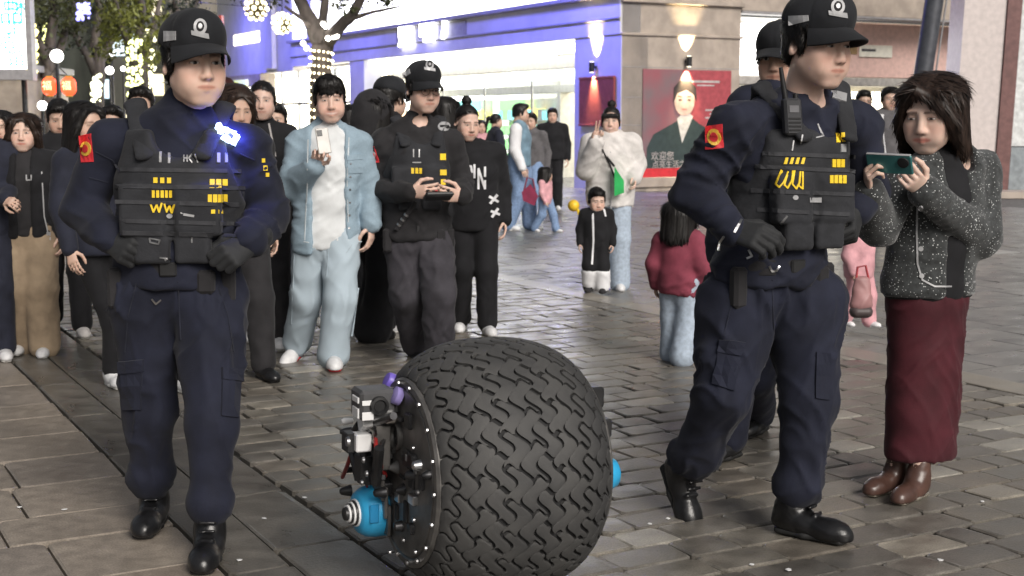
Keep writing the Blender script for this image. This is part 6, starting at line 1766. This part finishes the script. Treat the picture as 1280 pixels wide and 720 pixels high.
n2 = nt.nodes.new('ShaderNodeTexNoise'); n2.inputs['Scale'].default_value = 14; nt.links.new(tcn.outputs['Object'], n2.inputs['Vector'])
ma_ = nt.nodes.new('ShaderNodeMath'); ma_.operation = 'MULTIPLY_ADD'; ma_.inputs[1].default_value = -.5; nt.links.new(n2.outputs['Fac'], ma_.inputs[0]); nt.links.new(vo_.outputs['Distance'], ma_.inputs[2])
lt_ = nt.nodes.new('ShaderNodeMath'); lt_.operation = 'LESS_THAN'; lt_.inputs[1].default_value = -.065; nt.links.new(ma_.outputs[0], lt_.inputs[0])
mm = nt.nodes.new('ShaderNodeMix'); mm.data_type = 'RGBA'; mm.inputs['B'].default_value = (.60, .62, .62, 1)
src = b_.inputs['Base Color'].links[0].from_socket; nt.links.new(src, mm.inputs['A']); nt.links.new(lt_.outputs[0], mm.inputs['Factor']); nt.links.new(mm.outputs['Result'], b_.inputs['Base Color'])
dphone = P(1112, 205, Y - .46)
o = person('woman in a dark speckled tweed jacket and long burgundy skirt looking down at her phone', (base[0], base[1], 0), J,
  dict(sex='f', s=s, near=2, rz=-38, w=1.08, head=(-36, 15, 0, 1.22), hair='bobside', smile=.28, hairm=M['hairbrown'], eyes=.45, skin=(.70, .50, .41), group=PUB,
   hands=dict(R=dict(d=P(1084, 212, Y - .42) - P(1086, 238, Y - .36), n=(.6, -.2, .3), curl=.95, sc=1.12, thumb=.5, side=1), L=dict(d=P(1128, 212, Y - .42) - P(1154, 238, Y - .30), n=(-.5, -.4, .4), curl=.8, sc=1.12, thumb=.4)),
   skirt=dict(m=M['burgundy'], hem=P(1150, 570, Y)), inner=dict(m=M['blackcloth'], e=.018, hem=.04, collar=.0, name='black_dress', vneck=.9),
   top=dict(m=M['tweed'], e=.028, hem=.03, collar=-.03, sl=(.066, .062, .050), open=(.05, -.04), fold=.012, name='tweed_jacket', vneck=1.0), shoes=dict(R=(-50, 0), L=(-40, 0), m=mat('brown_leather', (.085, .045, .035), .3, var=.2), sole=M['silvershoe'], style='ankle')))
TWD = o; b = o['body']; org = np.array(b.location); sf = Surf([o['top']])
for (px, py) in ((1151, 260), (1151, 311), (1152, 345)): mk('button', [g_disc(px, py, 3.2, 3.2, 3, 10)], M['silver'], o['top'], sf, .006)
mk('jacket_trim', strokes([[(1147, 250), (1146, 290), (1147, 330), (1153, 350), (1168, 358), (1190, 358), (1218, 352)]], 2.2) + strokes([[(1150, 215), (1146, 235)], [(1200, 205), (1186, 216)]], 2.0), M['silver'], o['top'], sf, .004)
c = dphone; Rp = rotm(-35, 30, 2)
ph = thing('phone', 'teal backed phone held sideways in both hands by the woman in tweed', 'phone', c)
MB().bbox(c, (.165, .010, .078), Rp, .004).build('phone_body', mat('phone_teal', (.06, .20, .20), .3, .3), ph, c)
MB().lathe(c + Rp @ np.array((.052, -.005, .012)), -Rp[:, 1], [(0, .021), (.005, .020), (.006, .012)], 20).build('camera_ring', M['black'], ph, c, True)
MB().bbox(c + Rp @ np.array((0, .0, .0402)), (.16, .011, .003), Rp, .001).build('phone_edge', M['silver'], ph, c)
MB().bbox(c + Rp @ np.array((0, .0056, 0)), (.155, .002, .070), Rp, .0005).build('screen', emat('phone_glow', (.7, .8, 1), .8), ph, c)
# ------------------------------------------------------------------ people further off
W_ = dict(m=M['shoewhite'], sole=M['rubbersole']); K_ = dict(m=M['bootleather'], sole=M['blacksole'])
def crowd(label, px, fy, top, rz=0, sex='m', z0=0.0, hair='short', tr='blackcloth', tp='blackcloth2', near=0, stride=.6, hy=None, hp=6, pxs=None, hs=1.1, w=1.0, te=(.016, .022, .028), group=PUB, child=False, tall=None, **k):
    base = G(px, fy, z0); Y = base[1]
    zt = P(px, top, Y)[2]; hgt = (zt - z0) / (1.02 if hair not in ('bun', 'fringebun') else 1.06)
    J = skel(hgt, rz, base, stride, child=child, wide=w)
    s = hgt / 1.75
    if pxs: apply_px(J, Y, pxs)
    top_ = dict(m=M[tp] if isinstance(tp, str) else tp, e=.026); top_.update(k.pop('top_', {}))
    trs = dict(m=M[tr], e=te) if tr else None
    if trs: trs.update(k.pop('tr_', {}))
    sc = hs * (s ** .5 if child else max(s, .9)) * (1.12 if child else 1)
    cfg = dict(sex=('c' if child else sex), s=s, near=near, rz=rz, head=(rz if hy is None else hy, hp, 0, sc), hair=hair, trousers=trs, top=top_, shoes=dict(L=(rz + 6, 0), R=(rz - 6, 0), **k.pop('shoes', W_)), w=w, group=group)
    cfg.update(k)
    o = person(label, (base[0], base[1], z0), J, cfg)
    o['J'] = J; o['Y'] = Y; o['org'] = np.array(o['body'].location)
    return o
def mko(o, nm, grids, m, parent, surf, th=.004):
    return patch(surf, grids, th).build(nm, m, parent, o['org'])
# bun woman in the lettered hoodie
o = crowd('woman with a high hair bun in a black hoodie with white letters', 592, 416, 118, 10, 'f', near=1, hair='bun', tr='blackcloth', tp='blackcloth', hy=25, hp=16, eyes=.4, skin=(.70, .48, .39), stride=.25, hs=1.12, top_=dict(e=.030, hem=.12, hoodback=M['blackcloth'], sl=(.060, .056, .046)), te=(.016, .022, .030),
  pxs=dict(head=(584, 153, -.05), nek=(586, 184)))
sf = Surf([o['top']])
mko(o, 'white_letter', strokes([[(583, 225), (583, 208), (589, 208), (590, 215), (584, 217)], [(593, 222), (593, 206)], [(598, 236), (598, 211), (606, 236), (606, 209)]], 2.6), M['whitecloth'], o['top'], sf)
mko(o, 'sleeve_star', strokes([[(612, 246), (622, 252)], [(621, 244), (613, 254)], [(614, 264), (624, 268)], [(622, 261), (615, 271)]], 3), M['whitecloth'], o['top'], sf)
mko(o, 'drawstring', strokes([[(571, 182), (578, 205), (576, 232)], [(570, 190), (572, 240)]], 1.3), M['whitecloth'], o['top'], sf)
# left group
o = crowd('woman in an open black jacket and loose light brown trousers at the left', 42, 443, 138, 6, 'f', near=1, hair='bob', hairm=M['hairbrown'], tr='khaki', tp='blackcloth', hy=10, hp=4, eyes=.7, stride=.15, w=1.05, te=(.034, .048, .056), tr_=dict(end=1.02), inner=dict(m=M['blackcloth2'], e=.016, hem=.05, collar=.0), top_=dict(e=.038, hem=.06, open=(.05, .01), collar=.01), skin=(.68, .47, .38))
sf = Surf([o['inner'], o['top']]); mko(o, 'chest_emblem', strokes([[(33, 219), (33, 225), (39, 225), (39, 219)]], 1.5), M['silver'], o['inner'], sf); mko(o, 'zip', strokes([[(52, 215), (55, 270), (60, 292)]], 1.4), M['silver'], o['top'], sf); mko(o, 'zip_tag', [g_rect(58, 290, 63, 300)], M['silver'], o['top'], sf)
crowd('short haired man in black looking down behind the woman in brown trousers', 85, 415, 120, 20, near=0, hair='short', tr='blackcloth', tp='blackcloth', hy=22, hp=22, showeyes=True, eyes=.4, shoes=dict(m=M['cream'], sole=M['rubbersole']))
o = crowd('woman with long black hair in black trousers half hidden behind the left officer', 128, 482, 124, 40, 'f', near=0, hair='long', tr='blackcloth', tp='navy2', hy=50, hp=10, stride=.8, te=(.008, .010, .012), pxs=dict(kneR=(142, 400), ankR=(140, 466), kneL=(225, 440, .1), ankL=(233, 520, -.2), head=(108, 155, -.05)), shoes=dict(m=M['shoewhite'], sole=M['rubbersole']))
o = crowd('person in a dark navy jacket cut off by the left edge with white trainers', -12, 446, 120, 20, near=0, hair='short', tr='navy2', tp='navy2', stride=.3, w=1.15, hands=dict(L=dict(d=P(14, 250, 8.5) - P(-2, 246, 8.6), n=(0, .8, -.5), curl=.8)), pxs=dict(elbL=(16, 232, .1), wriL=(6, 250, -.2)))
crowd('person in a white collared top far behind at the left edge', 12, 400, 135, 10, 'f', hair='bob', tr='greyjean', tp='whitecloth')
crowd('dark haired passer-by far behind between the black haired woman and the left officer', 150, 400, 128, 0, hair='short', tr='blackcloth', tp='greyhood')
crowd('dark haired passer-by right behind the shoulder of the left officer', 186, 405, 104, 0, hair='short', tr='blackcloth', tp='blackcloth2')
crowd('woman with long dark hair looking down just right of the left officer shoulder', 300, 470, 106, 30, 'f', near=0, hair='long', hairm=M['hairbrown'], tr='blackcloth2', tp='blackcloth2', hy=30, hp=20, showeyes=True, eyes=.3, stride=.4, shoes=K_, pxs=dict(head=(296, 135, -.04)))
o = crowd('crop haired man in a black jacket with pale straps left of the denim man', 332, 430, 98, 8, near=0, hair='shaved', tr='blackcloth2', tp='blackcloth', hy=5, hp=4, showeyes=True, eyes=.7, stride=.4, skin=(.64, .44, .36), pxs=dict(head=(328, 126, -.04)))
sf = Surf([o['top']]); mko(o, 'pale_strap', strokes([[(336, 155), (344, 195)], [(322, 160), (330, 195)]], 2.2), mat('strap_grey', (.35, .33, .32), .7), o['top'], sf)
crowd('man further back behind the man with pale straps, only his face showing', 350, 398, 125, 5, near=0, hair='short', tr='navy2', tp='blackcloth', hy=0, showeyes=True)
crowd('person with reddish dark hair behind the left officer beside the light box', 279, 400, 92, 60, near=0, hair='short', hairm=mat('auburn_hair', (.06, .02, .018), .4), tr='blackcloth', tp='blackcloth2', hy=70)
# behind the middle officer
crowd('person in a black cap hidden behind the head of the officer with glasses', 490, 410, 95, 160, near=0, hair='short', cap=capm, tr='blackcloth', tp='blackcloth', hy=150, hs=1.2)
crowd('person in a black hooded coat and wide black trousers behind the officer with glasses', 472, 427, 117, 150, 'f', near=0, hair='bob', hood=M['blackcloth2'], tr='blackcloth', tp='blackcloth', te=(.03, .05, .07), hs=1.25, hy=140, pxs=dict(ankR=(470, 415), ankL=(462, 418)), shoes=K_)
crowd('person with black hair between the man in denim and the hooded coat', 443, 372, 130, 170, near=0, hair='bob', tr='blackcloth', tp='navy2', hs=1.25, hy=160)
crowd('dark haired person right behind the shoulder of the officer with glasses', 556, 405, 118, 190, near=0, hair='bob', tr='blackcloth', tp='blackcloth', hy=190, hs=1.15)
RZ = -.108 + .02
# across the kerb
o = crowd('man in a teal waistcoat with white sleeves in profile by the shop', 650, 288, 127, 75, z0=RZ, hair='short', tr='bluejean', tp='teal', te=(.03, .045, .06), hy=95, stride=.3, w=1.05, top_=dict(hem=.04))
f = Fld()
for q in 'LR': f.chain([o['J']['sho' + q], o['J']['elb' + q], o['J']['wri' + q]], [.088, .078, .06])
V, Q = f.mesh(.016); obj_np('white_sleeves', folds(V, Q, .012, (10, 10, 12), 3), Q, M['whitecloth'], o['body'], o['org'])
crowd('man with a grey top facing left behind the teal waistcoat', 664, 280, 139, -20, z0=RZ, hair='short', tr='bluejean', tp='greyhood')
o = crowd('child in a fluffy pink coat and jeans holding on beside the teal waistcoat man', 682, 290, 206, 60, 'f', z0=RZ, hair='bob', tr='bluejean', tp='pinkcoat', child=True, hy=100)
o = crowd('man in a black zip jacket standing facing the camera before the blue pier', 690, 262, 133, 0, z0=RZ, hair='short', tr='blackcloth', tp='blackcloth', stride=.1, w=1.1, te=(.02, .03, .04), inner=dict(m=M['whitecloth'], e=.010, hem=0, collar=.02), top_=dict(e=.04, hem=.06, collar=.02))
crowd('person with a dark ponytail in a dark jacket facing the shop', 620, 268, 140, 110, 'f', z0=RZ, hair='tail', tr='bluejean', tp='navy2')
crowd('person in a pale pink top far off left of the dark ponytail', 601, 264, 148, 20, 'f', z0=RZ, hair='bob', tr='greyjean', tp='pinkcoat')
# white jacket woman and boy
o = crowd('woman in a cream puffer jacket with a hair bun raising one hand by the kerb', 762, 362, 120, -4, 'f', z0=RZ, near=1, hair='fringebun', tr='palejean', tp='cream', hy=-8, hp=6, eyes=.6, smile=.5, stride=.12, w=1.08, te=(.026, .040, .052), tr_=dict(end=1.03), skin=(.70, .49, .40), top_=dict(e=.045, hem=.12, sl=(.074, .070, .060), fold=.016), pxs=dict(elbR=(733, 212, -.1), wriR=(746, 178, -.25), elbL=(795, 205, .05), wriL=(791, 222, -.1)), hands=dict(R=dict(d=(.15, -.2, 1), n=(.2, -1, 0), curls=[.1, .15, 1.2, 1.3], sc=1.15, side=-1), L=dict(d=(.2, -.5, -.6), n=(-1, 0, 0), curl=.7)))
sf = Surf([o['top']]); mko(o, 'bag_strap', strokes([[(748, 178), (762, 205), (776, 240)]], 2.0), M['blackcloth2'], o['top'], sf, .008); mko(o, 'jacket_zip', strokes([[(763, 190), (764, 262)]], 1.2), M['silver'], o['top'], sf)
Yw = o['Y']; c = P(776, 228, Yw - .24)
gb = thing('green_bag', 'bright green shoulder bag hanging on the cream jacket of the woman by the kerb', 'bag', c)
kk = Yw / F; MB().add([P(768, 208, Yw - .22), P(780, 226, Yw - .22), P(780, 241, Yw - .22), P(768, 245, Yw - .22), P(768, 208, Yw - .30), P(780, 226, Yw - .30), P(780, 241, Yw - .30), P(768, 245, Yw - .30)], [(0, 1, 2, 3), (7, 6, 5, 4), (0, 4, 5, 1), (1, 5, 6, 2), (2, 6, 7, 3), (3, 7, 4, 0)]).build('bag_body', mat('green_leather', (.02, .42, .10), .45, var=.1), gb, c)
MB().tube([P(768, 208, Yw - .26), P(758, 196, Yw - .25)], .012, 6).build('strap', M['blackcloth2'], gb, c)
o = crowd('small boy in a black jacket with white stripes before the woman in cream', 745, 366, 231, -8, z0=0.0, near=1, hair='short', tr='blackcloth', tp='blackcloth', child=True, hy=12, hp=14, eyes=.5, stride=.08, te=(.02, .028, .036), skin=(.68, .47, .38), shoes=dict(m=M['blackcloth2'], sole=M['rubbersole'], sc=1.15))
sf = Surf([o['top'], o['trousers']]); mko(o, 'white_stripe', strokes([[(741, 262), (742, 300), (740, 330)], [(755, 262), (757, 270)]], 2.2), M['whitecloth'], o['top'], sf)
f = Fld(); Yb = o['Y']
for q in 'LR':
    a, b2 = o['J']['kne' + q], o['J']['ank' + q]; f.cap(a + (b2 - a) * .35, b2 - (b2 - a) * .05, .070, .064, k=.03)
V, Q = f.mesh(.012); obj_np('white_gaiter', folds(V, Q, .012, (14, 14, 14), 3), Q, M['whitecloth'], o['body'], o['org'])
c = P(717, 257, Yw - .05); bl = thing('yellow_toy', 'round yellow toy held behind the small boy in black', 'toy', c); MB().ball(c, .055, 12, 8).build('toy_ball', mat('yellow_toy', (.8, .5, .03), .4), bl, c, True); MB().tube([c - UP * .02 + np.array((.03, 0, 0)), P(724, 268, Yw - .05)], .014, 6).build('toy_handle', M['yellow'], bl, c)
# child in the maroon jacket
o = crowd('child in a maroon puffer jacket and blue jeans half hidden behind the right officer', 847, 453, 244, 150, 'f', near=1, hair='bob', tr='palejean', tp='maroonpuff', child=True, hy=140, stride=.25, te=(.022, .034, .045), top_=dict(e=.034, hem=.10, sl=(.066, .062, .05), fold=.03, ff=(5, 5, 22)), tr_=dict(end=1.0), shoes=dict(m=M['shoewhite'], sole=M['rubbersole'], sc=1.1))
# officer behind the right officer
o = crowd('police officer in a cap mostly hidden behind the right officer, facing left', 935, 572, 38, -35, near=1, hair='cap', cap=capm, tr='navy', tp='navy', hy=-25, hp=8, group=GRP, stride=.5, pxs=dict(elbR=(950, 200), wriR=(962, 262), elbL=(1010, 200), wriL=(1000, 262), head=(975, 72, 0), nek=(972, 108), shoR=(935, 130), shoL=(1005, 130), kneL=(945, 470, .2), ankL=(948, 538, .5), kneR=(915, 500), ankR=(912, 562, 0)), shoes=dict(m=M['bootleather'], sole=M['blacksole'], style='boot'))
# two young men and the pink child
crowd('young man in a black jacket standing behind the right officer shoulder', 1074, 300, 110, 0, z0=RZ, hair='short', tr='blackcloth', tp='blackcloth', showeyes=True)
o = crowd('young man in a grey hooded jacket with a pale square print on its chest', 1105, 303, 106, 5, z0=RZ, near=0, hair='swept', tr='blackcloth', tp='greyhood', showeyes=True, w=1.1, top_=dict(e=.04, hoodback=M['greyhood'], collar=.0))
sf = Surf([o['top']]); pp = mko(o, 'chest_print', [g_quad((1089, 142), (1105, 143), (1103, 161), (1088, 159), 4, 4)], M['whitecloth'], o['top'], sf); mko(o, 'print_mark', strokes([[(1092, 147), (1101, 148)], [(1092, 152), (1100, 153)], [(1094, 146), (1094, 156)]], 1.2), M['greyhood'], pp, sf, .007); mko(o, 'white_trim', strokes([[(1125, 140), (1128, 190)], [(1104, 165), (1108, 200)]], 1.6), M['whitecloth'], o['top'], sf)
o = crowd('small child in a pink coat between the right officer and the woman in tweed', 1072, 408, 256, 40, 'f', z0=0.0, near=1, hair='bob', tr='pinkcoat', tp='pinkcoat', child=True, hy=60, top_=dict(e=.05, hem=.12), stride=.3)
Yk = 7.6; c = P(1077, 366, Yk); kb = Yk / F
hb_ = thing('pink_handbag', 'dusty pink handbag with a red strap and dark base beside the woman in tweed', 'bag', c)
f = Fld(); f.ecap(c - UP * 14 * kb, c + UP * 16 * kb, (14 * kb, .045), (10 * kb, .025), np.array((1, 0, 0)), k=.02)
V, Q = f.mesh(.008); obj_np('bag_body', folds(V, Q, .012, (14, 14, 14), 3), Q, mat('pink_leather', (.36, .19, .19), .5, var=.1), hb_, c)
f = Fld(); f.ecap(c - UP * 24 * kb - np.array((.03, 0, 0)), c - UP * 24 * kb + np.array((.03, 0, 0)), (8 * kb, .05), (8 * kb, .05), UP, k=.02)
V, Q = f.mesh(.008); obj_np('bag_base', V, Q, mat('dark_leather', (.08, .06, .06), .5), hb_, c)
MB().tube([P(1070, 350, Yk), P(1072, 334, Yk), P(1082, 332, Yk), P(1086, 350, Yk)], .007, 6).build('strap', mat('red_strap', (.4, .06, .07), .5), hb_, c)
Ym = 17.9; c = P(663, 243, Ym); mb_ = thing('maroon_bag', 'maroon handbag carried beside the teal waistcoat man', 'bag', c); km = Ym / F
MB().add([P(x - 5, y, Ym - d) for d in (0, .14) for x, y in ((657, 240), (668, 230), (678, 245), (673, 257), (659, 251))], [(0, 1, 2, 3, 4), (9, 8, 7, 6, 5)] + [(i, 5 + i, 5 + (i + 1) % 5, (i + 1) % 5) for i in range(5)]).build('bag_body', mat('maroon_leather', (.22, .02, .06), .4), mb_, c)
MB().tube([P(655, 238, Ym - .07), P(659, 222, Ym - .07), P(666, 224, Ym - .07), P(669, 238, Ym - .07)], .012, 6).build('handle', M['maroonpuff'], mb_, c)
